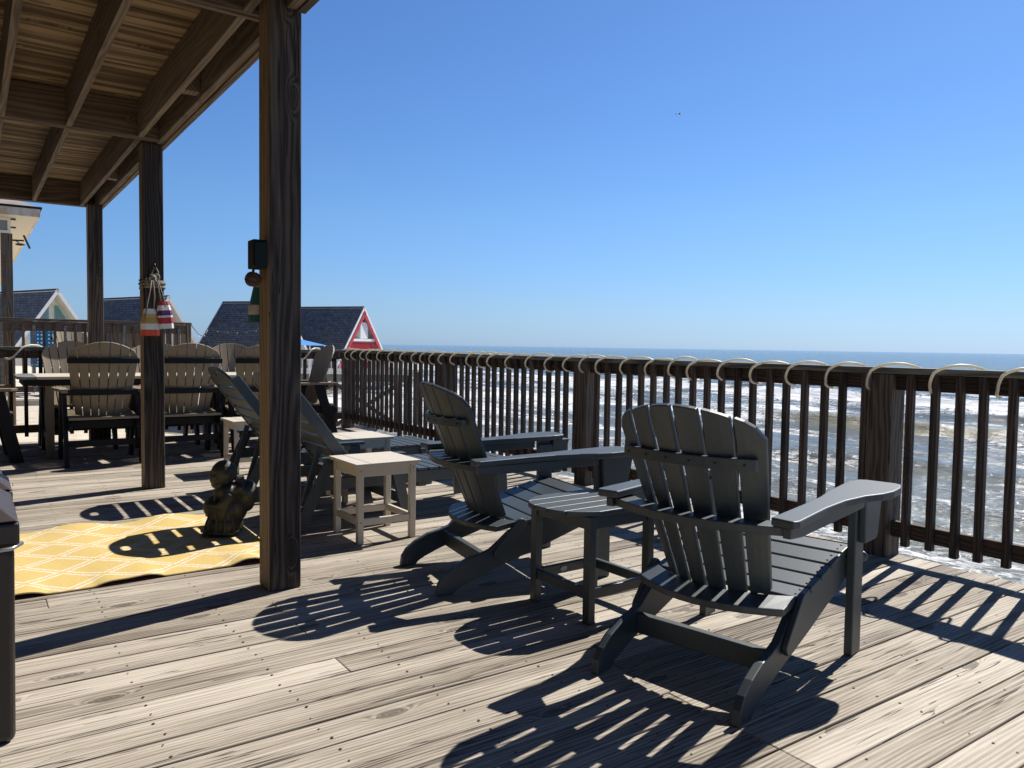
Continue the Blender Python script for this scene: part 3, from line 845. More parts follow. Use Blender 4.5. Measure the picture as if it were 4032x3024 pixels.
C1 = adirondack("adirondack_chair", "nearest slate grey adirondack chair, seen from behind at the right", (2.281, 1.856, 0), R(11.9), "slate grey adirondack chairs")
C2 = copy_tree(C1, (2.225, 3.267, 0), R(-9.0), "slate grey adirondack chair seen side on, between the white and the grey side tables")
m = MB(); m.box(-0.035, 0.035, -0.002, 0.0, -0.009, 0.009)
lb = m.build("maker_tag", M_WHITE, C2, loc=(-0.055, 0.252, 0.245))
lb.rotation_euler = (0, R(-38), 0)

# ------------------------------------------------------------------ grey rounded side table
t = thing("side_table", "slate grey side table with rounded top between the two adirondack chairs", "side table", (2.26, 2.60, 0), R(1.5))
ns = 5; W = 0.21; bw = 2*W/ns
def endx(y_):   # rounded ends
    return 0.295 - 0.16*abs(y_/W)**3.2
for k in range(ns):
    y0 = -W+k*bw+0.0035; y1 = -W+(k+1)*bw-0.0035
    pts = [(-endx(y0+(y1-y0)*q/6), y0+(y1-y0)*q/6) for q in range(7)] + [(endx(y1-(y1-y0)*q/6), y1-(y1-y0)*q/6) for q in range(7)]
    m = MB(); m.plate(pts, 0.452, 0.474, 'xy'); m.build("top_slat", M_POLY, t, bevel=0.004)
for sx in (-1, 1):
    for sy in (-1, 1):
        m = MB(); m.box(sx*0.172-0.019, sx*0.172+0.019, sy*0.178-0.019, sy*0.178+0.019, 0, 0.451); m.build("leg", M_POLY, t, bevel=0.003)
for sy in (-1, 1):
    m = MB(); m.box(-0.151, 0.151, sy*0.178-0.012, sy*0.178+0.012, 0.395, 0.449); m.build("apron", M_POLY, t, bevel=0.003)
    m = MB(); m.box(-0.151, 0.151, sy*0.178-0.012, sy*0.178+0.012, 0.105, 0.148); m.build("stretcher", M_POLY, t, bevel=0.003)
for sx in (-1, 1):
    m = MB(); m.box(sx*0.172-0.012, sx*0.172+0.012, -0.157, 0.157, 0.395, 0.449); m.build("apron", M_POLY, t, bevel=0.003)
    m = MB(); m.box(sx*0.172-0.012, sx*0.172+0.012, -0.157, 0.157, 0.105, 0.148); m.build("stretcher", M_POLY, t, bevel=0.003)
m = MB(); m.plate([(0.020*math.cos(q*math.pi/8), 0.011*math.sin(q*math.pi/8)) for q in range(16)], -0.0015, 0.0015, 'xz')
m.build("oval_badge", plain("badge", (0.45, 0.45, 0.44), rough=0.4), t, loc=(-0.02, 0.164, 0.127))

# ------------------------------------------------------------------ sand white side tables
def white_table(label, loc, rz, sx_=0.185, sy_=0.185):
    t = thing("side_table", label, "side table", loc, rz, "sand white side tables")
    W = sy_+0.022; n = 4; bw = 2*W/n
    m = MB(); m.box(-sx_-0.022, -sx_+0.068, -W, W, 0.446, 0.4655); m.build("end_board", M_SAND, t, bevel=0.003)
    for k in range(n):
        m = MB(); m.box(-sx_+0.070, sx_+0.022, -W+k*bw+0.0012, -W+(k+1)*bw-0.0012, 0.446, 0.466); m.build("top_slat", M_SAND, t, bevel=0.003)
    for sx in (-1, 1):
        for sy in (-1, 1):
            m = MB(); m.box(sx*(sx_-0.018)-0.018, sx*(sx_-0.018)+0.018, sy*(sy_-0.018)-0.018, sy*(sy_-0.018)+0.018, 0, 0.4455); m.build("leg", M_SAND, t, bevel=0.003)
    for z0, z1 in ((0.385, 0.4452), (0.102, 0.142)):
        nm = "apron" if z0 > 0.3 else "stretcher"
        for s in (-1, 1):
            m = MB(); m.box(-sx_+0.037, sx_-0.037, s*(sy_-0.018)-0.011, s*(sy_-0.018)+0.011, z0, z1); m.build(nm, M_SAND, t, bevel=0.003)
            m = MB(); m.box(s*(sx_-0.018)-0.011, s*(sx_-0.018)+0.011, -sy_+0.037, sy_-0.037, z0, z1); m.build(nm, M_SAND, t, bevel=0.003)
    for sx in (-1, 1):
        for z_ in (0.42, 0.122):
            screw(t, (sx*(sx_-0.018), -sy_-0.001, z_), r=0.006, mat=M_STEEL)
    return t
WT = white_table("sand white side table standing in front of the nearer lounger", (1.990, 4.287, 0), 0.0)
copy_tree(WT, (2.375, 5.42, 0), 0.0, "sand white side table between the two loungers, half hidden by the lounger back")
copy_tree(WT, (2.05, 7.02, 0), 0.0, "sand white side table beyond the farther lounger, mostly hidden behind its back")

# ------------------------------------------------------------------ loungers
def lounger(label, loc):
    t = thing("sun_lounger", label, "sun lounger", loc, 0.0, "slate grey slatted sun loungers")
    P = M_POLY
    for s in (-1, 1):
        m = MB(); m.plate([(-0.18, 0.238), (-0.18, 0.312), (1.32, 0.312), (1.345, 0.30), (1.345, 0.238)], s*0.262, s*0.292, 'xz'); m.build("side_rail", P, t, bevel=0.004)
        m = MB(); m.plate([(1.17, 0.0), (1.245, 0.0), (1.225, 0.30), (1.135, 0.30)], s*0.294, s*0.322, 'xz'); m.build("foot_leg", P, t, bevel=0.004)
        m = MB(); m.plate([(0.485, 0.0), (0.41, 0.0), (0.305, 0.428), (0.375, 0.428)], s*0.294, s*0.322, 'xz'); m.build("arm_leg", P, t, bevel=0.004)
        m = MB(); m.plate([(-0.33, 0.0), (-0.255, 0.0), (-0.045, 0.428), (-0.12, 0.428)], s*0.294, s*0.322, 'xz'); m.build("rear_leg", P, t, bevel=0.004)
        m = MB(); m.plate([(-0.155, 0.43), (-0.155, 0.452), (0.41, 0.452), (0.41, 0.43)], s*0.286, s*0.352, 'xz'); m.build("armrest", P, t, bevel=0.004)
    m = MB(); k = 0
    x = 0.03
    while x < 1.33:
        m.box(x, x+0.073, -0.293, 0.293, 0.3135, 0.331); x += 0.0835
    m.build("bed_slats", P, t, bevel=0.003)
    for x_, z_ in ((0.455, 0.09), (-0.262, 0.09), (1.165, 0.17)):
        m = MB(); m.box(x_-0.014, x_+0.014, -0.292, 0.292, z_, z_+0.06); m.build("stretcher", P, t, bevel=0.003)
    m = MB()
    for x_ in (0.55, 0.95): m.box(x_, x_+0.06, -0.26, 0.26, 0.20, 0.236)
    m.build("cross_bar", P, t, bevel=0.003)
    # reclined back
    h = Vector((0.045, 0, 0.335)); e = Vector((-0.435, 0, 0.962)); Ln = (e-h).length; d = (e-h).normalized(); nf = Vector((d.z, 0, -d.x))
    def P3(u, s_, o=0.0): 
        p = h + d*s_ + nf*o; return (p.x, u, p.z)
    m = MB(); hw = 0.261
    pitch_ = 0.1005
    for k in range(6):
        s0 = 0.012+k*pitch_; s1 = s0+0.079
        m.hexa([P3(-hw, s0, 0), P3(hw, s0, 0), P3(hw, s1, 0), P3(-hw, s1, 0), P3(-hw, s0, 0.018), P3(hw, s0, 0.018), P3(hw, s1, 0.018), P3(-hw, s1, 0.018)])
    m.build("back_slats", P, t, bevel=0.003)
    for s in (-1, 1):
        m = MB(); 
        q = []
        for (ss, o0) in ((0.0, 0), (Ln-0.10, 0)):
            for (u, o_) in ((s*0.263, -0.006), (s*0.289, -0.006), (s*0.289, 0.068), (s*0.263, 0.068)):
                q.append(P3(u, ss if o_ < 0.05 else ss*0.965+0.01, o_))
        m.hexa(q); m.build("back_stile", P, t, bevel=0.004)
    # headboard with a hand hole
    outer = []; inner = []; NN = 40; c0 = 0.0; hw = 0.287; s0 = 6*pitch_+0.012; sc = Ln-0.062
    for k in range(NN):
        a = 2*math.pi*k/NN; dx, dy = math.cos(a), math.sin(a)
        # rounded-top outline: half width hw, from s0 to Ln
        best = None
        lo, hi = 0.0, 0.6
        for _ in range(30):
            mid = (lo+hi)/2; u, sv = dx*mid, sc+dy*mid
            top = Ln - 0.115*(abs(u)/hw)**2.6
            inside = abs(u) <= hw and sv >= s0 and sv <= top
            if inside: lo = mid
            else: hi = mid
        outer.append((dx*lo, sc+dy*lo))
        e_ = 2.6
        rr_ = (abs(dx/0.055)**e_ + abs(dy/0.019)**e_)**(-1/e_)
        inner.append((dx*rr_, sc+dy*rr_))
    m = MB(); vs = []
    for o_ in (0.0, 0.019):
        vs += [P3(u, s_, o_) for u, s_ in outer]; vs += [P3(u, s_, o_) for u, s_ in inner]
    fs = []
    for k in range(NN):
        k2 = (k+1) % NN
        fs += [(k, k2, NN+k2, NN+k), (2*NN+k, 3*NN+k, 3*NN+k2, 2*NN+k2), (k, 2*NN+k, 2*NN+k2, k2), (NN+k, NN+k2, 3*NN+k2, 3*NN+k)]
    m.add(vs, fs); m.build("headboard", P, t, bevel=0.003)
    m = MB(); m.bar((-0.27, 0, 0.62), (-0.02, 0, 0.262), 0.42, 0.018, (0, 1, 0)); 
    for s in (-1, 1):
        m2 = MB(); m2.bar((-0.115, s*0.2, 0.50), (-0.235, s*0.2, 0.09), 0.022, 0.035, (0, 1, 0)); m2.build("back_prop", P, t, bevel=0.003)
    return t
LB = lounger("nearer slate grey sun lounger, its back partly hidden behind the thick timber post", (1.90, 4.85, 0))
copy_tree(LB, (1.885, 5.94, 0), 0.0, "farther slate grey sun lounger, its raised back showing left of the thick near post")

# ------------------------------------------------------------------ tan dining chairs and table
def dining_chair(label, loc, rz):
    t = thing("dining_chair", label, "chair", loc, rz, "tan and black dining chairs")
    for s in (-1, 1):
        m = MB(); m.plate([(-0.365, 0.0), (-0.255, 0.0), (-0.055, 0.665), (-0.165, 0.665)], s*0.292, s*0.325, 'xz'); m.build("rear_leg", M_BLACK, t, bevel=0.003)
        m = MB(); m.plate([(0.36, 0.0), (0.25, 0.0), (0.10, 0.665), (0.21, 0.665)], s*0.292, s*0.325, 'xz'); m.build("front_leg", M_BLACK, t, bevel=0.003)
        rail_ = [(-0.33, 0.33), (-0.345, 0.36), (-0.335, 0.395), (-0.30, 0.415), (0.0, 0.425), (0.25, 0.438), (0.265, 0.40), (0.25, 0.36), (-0.29, 0.315)]
        m = MB(); m.plate(rail_, s*0.262, s*0.290, 'xz'); m.build("side_rail", M_BLACK, t, bevel=0.003)
        m = MB(); m.plate([(-0.32, 0.296), (-0.325, 0.345), (-0.05, 0.352), (0.12, 0.375), (0.26, 0.385), (0.31, 0.36), (0.31, 0.285), (0.2, 0.27), (-0.1, 0.275)], 0.668, 0.694, 'xy') if s > 0 else \
            m.plate([(a, -b_) for a, b_ in [(-0.32, 0.296), (-0.325, 0.345), (-0.05, 0.352), (0.12, 0.375), (0.26, 0.385), (0.31, 0.36), (0.31, 0.285), (0.2, 0.27), (-0.1, 0.275)]], 0.668, 0.694, 'xy')
        m.build("armrest", M_TAN, t, bevel=0.004)
    m = MB()
    for k in range(5):
        x0 = -0.13+k*0.083; z_ = 0.428+0.006*k
        m.box(x0, x0+0.075, -0.291, 0.291, z_, z_+0.02)
    m.build("seat_slats", M_TAN, t, bevel=0.003)
    m = MB(); m.box(-0.30, -0.175, -0.289, 0.289, 0.418, 0.442); m.build("rear_seat_board", M_TAN, t, bevel=0.003)
    B = (-0.145, 0, 0.444); D = Vector((-0.215, 0, 0.705)).normalized()
    fan_back(t, M_TAN, 7, 0.222, 0.305, B, D, 0.722, 0.135, 0.05, 0.0075, thick=0.018)
    def bx_(z): return -0.145-0.215*(z-0.444)/0.705
    m = MB(); curved_board(m, bx_(0.98)-0.020, 0.298, 0.026, 0.935, 0.984, 0.42, back_straight=1.0); m.build("upper_brace", M_BLACK, t, bevel=0.003)
    m = MB(); curved_board(m, bx_(0.67)-0.020, 0.30, 0.03, 0.640, 0.690, 0.42, back_straight=1.0); m.build("lower_brace", M_BLACK, t, bevel=0.003)
    for xx in (-0.19, 0.18):
        m = MB(); m.box(xx, xx+0.03, -0.261, 0.261, 0.33, 0.40); m.build("seat_frame", M_BLACK, t, bevel=0.002)
    m = MB(); m.box(-0.235, -0.205, -0.291, 0.291, 0.17, 0.225); m.build("stretcher", M_BLACK, t, bevel=0.002)
    return t
q = R(90)
DC = dining_chair("tan dining chair with its back to us, left of the post with the buoys", (1.01, 8.29, 0), q)
for x_, y_, rz, lab in [
    (1.755, 8.29, q+R(1), "tan dining chair with its back to us, just right of the post with the buoys"),
    (2.49, 8.28, q-R(1), "tan dining chair with its back to us, partly hidden by the nearer thick post"),
    (0.93, 9.42, -q+R(3), "tan dining chair on the far side of the table, showing at the far left"),
    (1.77, 9.42, -q, "far-side tan dining chair mostly hidden behind the post with the buoys"),
    (2.60, 9.42, -q-R(2), "tan dining chair on the far side of the table, between the two thick posts"),
    (3.22, 8.98, R(178), "tan dining chair at the right end of the table beside the sea railing"),
    (0.03, 8.77, R(2), "tan dining chair at the left end of the table, cut off by the picture edge")]:
    copy_tree(DC, (x_, y_, 0), rz, lab)
t = thing("dining_table", "long tan dining table with black underframe surrounded by tan chairs", "table", (1.66, 9.06, 0))
TX, TY = 1.30, 0.43
m = MB(); m.plate([(-TX, -TY+0.12), (-TX+0.06, -TY), (-TX+0.155, -TY), (-TX+0.155, TY), (-TX+0.06, TY), (-TX, TY-0.12)], 0.762, 0.789, 'xy'); m.build("end_board", M_TANG, t, bevel=0.003)
m = MB(); m.plate([(TX, -TY+0.12), (TX-0.06, -TY), (TX-0.155, -TY), (TX-0.155, TY), (TX-0.06, TY), (TX, TY-0.12)], 0.762, 0.789, 'xy'); m.build("end_board", M_TAN, t, bevel=0.003)
m = MB()
for k in range(8):
    m.box(-TX+0.158, TX-0.158, -TY+k*TY/4+0.001, -TY+(k+1)*TY/4-0.003, 0.763, 0.790)
m.build("tabletop", M_SAND, t, bevel=0.002)
m = MB(); m.box(-TX+0.05, TX-0.05, -TY+0.035, -TY+0.065, 0.70, 0.761); m.box(-TX+0.05, TX-0.05, TY-0.065, TY-0.035, 0.70, 0.761)
m.box(-TX+0.05, -TX+0.08, -TY+0.066, TY-0.066, 0.70, 0.761); m.box(TX-0.08, TX-0.05, -TY+0.066, TY-0.066, 0.70, 0.761)
m.build("apron", M_BLACK, t, bevel=0.002)
for sx in (-1, 1):
    for sy in (-1, 1):
        m = MB(); m.box(sx*(TX-0.27)-0.035, sx*(TX-0.27)+0.035, sy*(TY-0.12)-0.035, sy*(TY-0.12)+0.035, 0, 0.70)
        m.build("leg", M_TAN if (sx < 0 and sy < 0) else M_BLACK, t, bevel=0.003)
    m = MB(); m.box(sx*(TX-0.27)-0.02, sx*(TX-0.27)+0.02, -TY+0.16, TY-0.16, 0.15, 0.22); m.build("stretcher", M_BLACK, t, bevel=0.002)

# ------------------------------------------------------------------ rug
def rug():
    xs_ = np.linspace(-0.75, 1.375, 150); ys_ = np.linspace(4.02, 5.325, 84)
    X, Y = np.meshgrid(xs_, ys_, indexing='ij')
    ed = np.clip((4.55-Y)/0.53, 0, 1)
    Z = 0.007 + 0.0065*(1+np.sin(X*13+1.2*np.sin(Y*4.1)+0.6))*(0.35+0.65*np.clip((Y-4.0)/0.5, 0, 1)) * 0.6
    Z += ed**2*0.021*np.clip(np.sin(X*13.5-0.9+0.8*np.sin(X*4))+0.3*np.sin(X*27+1), 0, 1.2)
    Z += np.clip((Y-5.05)/0.27, 0, 1)**2*0.012*(1+np.sin(X*12+2))
    Yo = Y - ed*0.012*np.sin(X*5.0)
    nx, ny = X.shape; n = nx*ny
    top = np.stack([X, Yo, Z], -1).reshape(-1, 3); bot = top.copy(); bot[:, 2] -= 0.005
    i = np.arange(n).reshape(nx, ny)
    f = []; mi = []
    a = np.stack([i[:-1, :-1], i[1:, :-1], i[1:, 1:], i[:-1, 1:]], -1).reshape(-1, 4)
    f += a.tolist(); mi += [0]*len(a)
    f += (a[:, ::-1]+n).tolist(); mi += [1]*len(a)
    rim = [i[k, 0] for k in range(nx)] + [i[nx-1, k] for k in range(1, ny)] + [i[k, ny-1] for k in range(nx-2, -1, -1)] + [i[0, k] for k in range(ny-2, 0, -1)]
    for p in range(len(rim)):
        q_ = rim[(p+1) % len(rim)]; f.append([int(rim[p]), int(rim[p]+n), int(q_+n), int(q_)]); mi.append(2)
    me = bpy.data.meshes.new("rug"); me.from_pydata(np.concatenate([top, bot]).tolist(), [], f)
    for mm in (M_RUG, M_RUGB, M_RUGE): me.materials.append(mm)
    me.polygons.foreach_set("material_index", mi)
    me.polygons.foreach_set("use_smooth", [m_ != 2 for m_ in mi])
    uvl = me.uv_layers.new(name="UVMap")
    V2 = np.concatenate([np.stack([X, Y], -1).reshape(-1, 2)]*2)
    vi = np.zeros(len(me.loops), dtype=np.int32); me.loops.foreach_get("vertex_index", vi)
    uvl.data.foreach_set("uv", V2[vi].ravel())
    o = bpy.data.objects.new("rug", me); COL.objects.link(o)
    tag(o, "yellow woven outdoor rug with white diamond lattice, lying rippled on the deck", "rug")
rug()

# ------------------------------------------------------------------ bins at the left edge
def storage_bin(label, x0, x1, y0, y1, h, group="lidded plastic bins"):
    cx, cy = (x0+x1)/2, (y0+y1)/2; a, b_ = (x1-x0)/2, (y1-y0)/2
    t = thing("plastic_bin", label, "bin", (cx, cy, 0), 0, group)
    m = MB(); P = []
    for z_, k in ((0.0, 0.90), (h-0.10, 1.0)):
        for sx, sy in ((-1, -1), (1, -1), (1, 1), (-1, 1)): P.append((sx*a*k+(0.0), sy*b_*k, z_))
    P = [(p[0] if p[0] < 0 else a*(0.985 if p[2] < 0.1 else 1.0)-0.012, p[1] if p[1] > 0 else -b_*(0.985 if p[2] < 0.1 else 1)+0.012, p[2]) for p in P]
    m.hexa(P); m.build("body", M_BIN, t, bevel=0.022, seg=4)
    m = MB(); m.box(-a, a, -b_, b_, h-0.098, h-0.028); m.build("rim", M_BIN, t, bevel=0.012, seg=3)
    m = MB(); q0 = h-0.026; ins = 0.055
    m.hexa([(-a, -b_, q0), (a, -b_, q0), (a, b_, q0), (-a, b_, q0), (-a+ins, -b_+ins, q0+0.045), (a-ins, -b_+ins, q0+0.045), (a-ins, b_-ins, q0+0.045), (-a+ins, b_-ins, q0+0.045)])
    m.build("lid", M_LID, t, bevel=0.006, seg=3)
    m = MB(); m.tube([(a-0.10, -b_-0.004, h-0.105), (a-0.02, -b_-0.008, h-0.10), (a+0.006, -b_+0.03, h-0.095)], 0.006, 8); m.build("handle_wire", M_STEEL, t, smooth=True)
    return t
storage_bin("nearest dark plastic bin with faceted lid at the left edge", -0.46, 0.107, 2.555, 3.02, 0.665)
storage_bin("second plastic bin, its grey faceted lid showing behind the nearest bin", -0.46, 0.112, 3.10, 3.38, 0.665)
storage_bin("third plastic bin farthest back at the left edge, blue-black lid", -0.46, 0.100, 3.44, 3.72, 0.645)

# ------------------------------------------------------------------ garden statue
def statue():
    m = MB()
    # local frame: x = facing (left in picture), y = its left, z up ; total height 0.42
    def E(c, r, rot=None, n=16, k=10): m.ball(c, r, n, k, rot=rot)
    Rm = lambda ax, a: Matrix.Rotation(R(a), 3, ax)
    E((0.0, 0, 0.055), (0.098, 0.105, 0.075)); E((0.015, 0, 0.02), (0.105, 0.11, 0.03))
    E((0.0, 0, 0.13), (0.088, 0.10, 0.10)); E((0.042, 0, 0.155), (0.072, 0.075, 0.068))      # belly
    E((-0.01, 0, 0.225), (0.068, 0.098, 0.07)); E((-0.005, 0.07, 0.245), (0.045, 0.04, 0.045)); E((-0.005, -0.07, 0.245), (0.045, 0.04, 0.045))
    E((0.03, 0.03, 0.235), (0.03, 0.03, 0.028)); E((0.03, -0.03, 0.235), (0.03, 0.03, 0.028))
    # head
    E((0.004, 0, 0.345), (0.070, 0.064, 0.075)); E((0.022, 0, 0.315), (0.058, 0.056, 0.048)); E((0.016, 0, 0.285), (0.056, 0.06, 0.034)); E((-0.03, 0, 0.262), (0.060, 0.085, 0.045))
    E((0.068, 0, 0.335), (0.013, 0.014, 0.013)); E((0.062, 0, 0.350), (0.010, 0.009, 0.016))
    for s in (-1, 1):
        E((0.048, s*0.032, 0.330), (0.022, 0.018, 0.016)); E((0.052, s*0.024, 0.366), (0.012, 0.020, 0.007), Rm('X', -14*s))
        E((-0.006, s*0.060, 0.338), (0.014, 0.010, 0.028)); E((-0.002, s*0.062, 0.310), (0.009, 0.008, 0.018))
        E((0.058, s*0.012, 0.302), (0.014, 0.016, 0.006), Rm('X', 14*s))
        E((0.07, s*0.05, 0.018), (0.045, 0.026, 0.018))
        for k in range(4): E((0.113, s*(0.034+0.011*k), 0.012), (0.010, 0.006, 0.008))
    E((0.052, 0, 0.292), (0.020, 0.022, 0.010))
    # near arm folded to the belly with sleeve
    sl = [(-0.01, 0.098, 0.235), (0.01, 0.110, 0.20), (0.04, 0.102, 0.175), (0.072, 0.07, 0.180)]
    m.tube(sl, 0.034, 12, r2=0.018); E((0.080, 0.060, 0.182), (0.020, 0.022, 0.014))
    for k in range(5): E((0.092-0.002*k, 0.058-0.011*k+0.01, 0.186-0.002*k), (0.012, 0.005, 0.006))
    m.tube([(0.01, 0.105, 0.19), (0.02, 0.104, 0.15), (0.03, 0.100, 0.105)], 0.034, 10, r2=0.014)
    # far arm holding the sack over the shoulder
    m.tube([(-0.02, -0.09, 0.24), (-0.05, -0.095, 0.26), (-0.062, -0.06, 0.29)], 0.032, 12, r2=0.018)
    m.tube([(-0.03, 0.07, 0.25), (-0.075, 0.075, 0.262), (-0.078, 0.05, 0.292)], 0.030, 12, r2=0.018)
    E((-0.078, 0.045, 0.300), (0.024, 0.024, 0.022))
    for k in range(4): E((-0.088+0.012*k, 0.050, 0.320-0.002*k), (0.007, 0.012, 0.012))
    E((-0.108, 0.01, 0.222), (0.066, 0.088, 0.082)); E((-0.06, 0.0, 0.15), (0.06, 0.09, 0.09)); E((-0.088, 0.02, 0.27), (0.024, 0.03, 0.03)); E((-0.105, 0.0, 0.160), (0.048, 0.065, 0.045))
    # robe folds
    for k in range(9):
        a = -1.9+k*0.47
        m.tube([(0.088*math.cos(a)*0.9, 0.100*math.sin(a), 0.115), (0.098*math.cos(a+0.06), 0.108*math.sin(a+0.06), 0.06), (0.104*math.cos(a), 0.112*math.sin(a), 0.015)], 0.006, 8, r2=0.009)
    m.tube([(0.06, 0.06, 0.20), (0.088, 0.03, 0.118), (0.09, -0.03, 0.105), (0.06, -0.08, 0.125)], 0.010, 8)
    m.tube([(0.03, 0.055, 0.265), (0.055, 0.05, 0.225), (0.05, 0.085, 0.16)], 0.010, 8)
    m.tube([(0.03, -0.055, 0.265), (0.055, -0.05, 0.225), (0.05, -0.085, 0.16)], 0.010, 8)
    o = m.build("garden_statue", M_STATUE, smooth=True, loc=(1.225, 4.705, 0.016))
    o.rotation_euler = (0, 0, R(172)); o.scale = (1.08, 1.0, 1.04)
    rm = o.modifiers.new("remesh", 'REMESH'); rm.mode = 'VOXEL'; rm.voxel_size = 0.0032; rm.use_smooth_shade = True
    sm = o.modifiers.new("smooth", 'SMOOTH'); sm.iterations = 2; sm.factor = 0.5
    tag(o, "dark bronze statue of a laughing bald figure with a sack, on the yellow rug", "statue")
statue()

# ------------------------------------------------------------------ box, knots and buoys on the posts
t = thing("post_box", "small dark box fixed to the left side of the thick near post", "box", (1.066, 3.540, 1.545))
m = MB(); m.plate([(-0.052, -0.060), (-0.052, 0.048), (-0.034, 0.062), (0.052, 0.062), (0.052, -0.066), (-0.030, -0.066)], -0.028, 0.030, 'yz'); m.build("housing", M_BOX, t, bevel=0.004)
m = MB(); m.box(-0.0305, -0.0285, -0.040, 0.040, -0.052, 0.05); m.build("front_panel", plain("speaker_grille", (0.008, 0.008, 0.01), rough=0.8), t)
for i in range(1):
    t2 = thing("rope_knot", "round brown rope knot under the dark box on the near post", "rope knot", (1.068, 3.615, 1.437))
    m = MB(); m.ball((0, 0, 0), 0.03, 16, 10)
    for k in range(7):
        a = k*0.45; ax = Vector((math.cos(a), math.sin(a*1.7), math.cos(a*2.3))).normalized(); u = ax.orthogonal().normalized(); v_ = ax.cross(u)
        m.tube([u*(0.031*math.cos(q_*math.pi/9))+v_*(0.031*math.sin(q_*math.pi/9)) for q_ in range(19)], 0.006, 6, cap=False)
    m.tube([(0, 0, 0.02), (0.006, 0, 0.07)], 0.006, 6)
    m.build("knot", plain("brown_rope", (0.10, 0.055, 0.035), rough=0.9, var=0.4, scale=300), t2, smooth=True)

def buoy(label, loc, rot, bands, w0, w1, H_, shoulder, cord, group="painted wooden lobster buoys"):
    t = thing("lobster_buoy", label, "buoy", loc, rot[2], group)
    t.rotation_euler = rot
    zs = sorted(set([0.0, H_, shoulder] + [b_[0] for b_ in bands]))
    def wd(z_): return w1 if z_ <= shoulder else w1 + (w0-w1)*(z_-shoulder)/(H_-shoulder)
    bb = bands + [(H_, None)]
    for i in range(len(bands)):
        z0, mt = bb[i]; z1 = bb[i+1][0]
        m = MB(); lv = sorted(set([z0, z1] + ([shoulder] if z0 < shoulder < z1 else [])))
        for za_, zb_ in zip(lv[:-1], lv[1:]):
            P = []
            for z_ in (za_, zb_):
                r_ = wd(z_); c = r_*0.62
                for (u, v_) in ((-c, -r_), (c, -r_), (r_, -c), (r_, c), (c, r_), (-c, r_), (-r_, c), (-r_, -c)):
                    P.append((u, v_*0.72, z_))
            fs = [tuple(range(7, -1, -1)), tuple(range(8, 16))] + [(k, (k+1) % 8, 8+(k+1) % 8, 8+k) for k in range(8)]
            m.add(P, fs)
        m.build("paint_band", mt, t)
    m = MB()
    for c in cord: m.tube(c, 0.0045, 6)
    m.build("cord", M_ROPE, t, smooth=True)
    return t
PW = plain("buoy_white", (0.78, 0.76, 0.70), rough=0.55, var=0.08, scale=30)
PY = plain("buoy_yellow", (0.62, 0.42, 0.12), rough=0.55, var=0.08, scale=30)
PY2 = plain("buoy_dark_yellow", (0.52, 0.33, 0.08), rough=0.55, var=0.08, scale=30)
PO = plain("buoy_orange_red", (0.72, 0.085, 0.03), rough=0.5, var=0.08, scale=30)
PR = plain("buoy_crimson", (0.48, 0.02, 0.035), rough=0.5, var=0.1, scale=30)
PP = plain("buoy_purple", (0.12, 0.012, 0.11), rough=0.5, var=0.3, scale=30)
PG = plain("buoy_green", (0.012, 0.10, 0.08), rough=0.55, var=0.08, scale=30)
PT = plain("buoy_tan", (0.55, 0.46, 0.33), rough=0.55, var=0.08, scale=30)
buoy("buoy with yellow, white and orange-red bands, hanging at the left of the pair", (1.128, 6.435, 1.186), (0, R(-1), 0),
     [(0.0, PO), (0.047, PW), (0.092, PY2), (0.138, PY), (0.166, PW)], 0.036, 0.063, 0.205, 0.10,
     [[(-0.045, -0.052, 0.135), (-0.030, -0.048, 0.19), (-0.02, -0.03, 0.24), (0.0, -0.03, 0.33), (0.018, -0.015, 0.42)], [(0.03, 0.0, 0.20), (0.038, 0.0, 0.30), (0.03, -0.01, 0.42)]])
buoy("buoy with purple, red and white bands, hanging at the right of the pair", (1.238, 6.425, 1.243), (0, R(-5), R(8)),
     [(0.0, PW), (0.038, PR), (0.085, PW), (0.101, PP), (0.140, PW), (0.178, PR)], 0.032, 0.052, 0.207, 0.115,
     [[(0.0, -0.042, 0.165), (-0.006, -0.044, 0.20), (-0.012, -0.035, 0.26), (-0.03, -0.02, 0.36)], [(-0.02, -0.01, 0.205), (-0.028, -0.01, 0.30), (-0.036, -0.012, 0.36)]])
buoy("green and tan buoy hanging on the left side of the near post", (1.133, 3.732, 1.243), (0, 0, R(0)),
     [(0.0, PG), (0.036, PT), (0.082, PG), (0.125, PG), (0.166, PT)], 0.022, 0.048, 0.185, 0.055,
     [[(0, 0, 0.18), (0.006, 0, 0.235)]])
t = thing("rope_knot", "knotted grey rope hung on a hook and wrapped around the post above the two buoys", "rope knot", (1.17, 6.5, 1.62))
m = MB()
for k in range(4):
    zc = -0.01-0.018*k; w_ = 0.083+0.004*math.sin(k*2)
    ring = []
    for q_ in range(33):
        a = 2*math.pi*q_/32
        c_, s_ = math.cos(a), math.sin(a); e_ = 3.2
        rr_ = (abs(c_)**e_+abs(s_)**e_)**(-1/e_)
        ring.append((w_*rr_*c_, 0.0725+w_*rr_*s_, zc+0.008*math.sin(a+k)))
    m.tube(ring, 0.0105, 8, cap=False)
m.build("wrap", M_ROPE, t, smooth=True)
m = MB(); kc = Vector((-0.005, -0.03, 0.0))
for k in range(6):
    a = k*0.9; ax = Vector((math.cos(a), 0.4*math.sin(a), math.sin(a*1.4))).normalized(); u = ax.orthogonal().normalized(); v_ = ax.cross(u)
    m.tube([kc+u*(0.042*math.cos(q_*math.pi/9))+v_*(0.024*math.sin(q_*math.pi/9)) for q_ in range(19)], 0.009, 8, cap=False)
m.tube([kc, (-0.02, -0.03, 0.05), (0.005, -0.022, 0.10), (0.022, -0.022, 0.06), (0.03, -0.025, 0.0)], 0.007, 8)
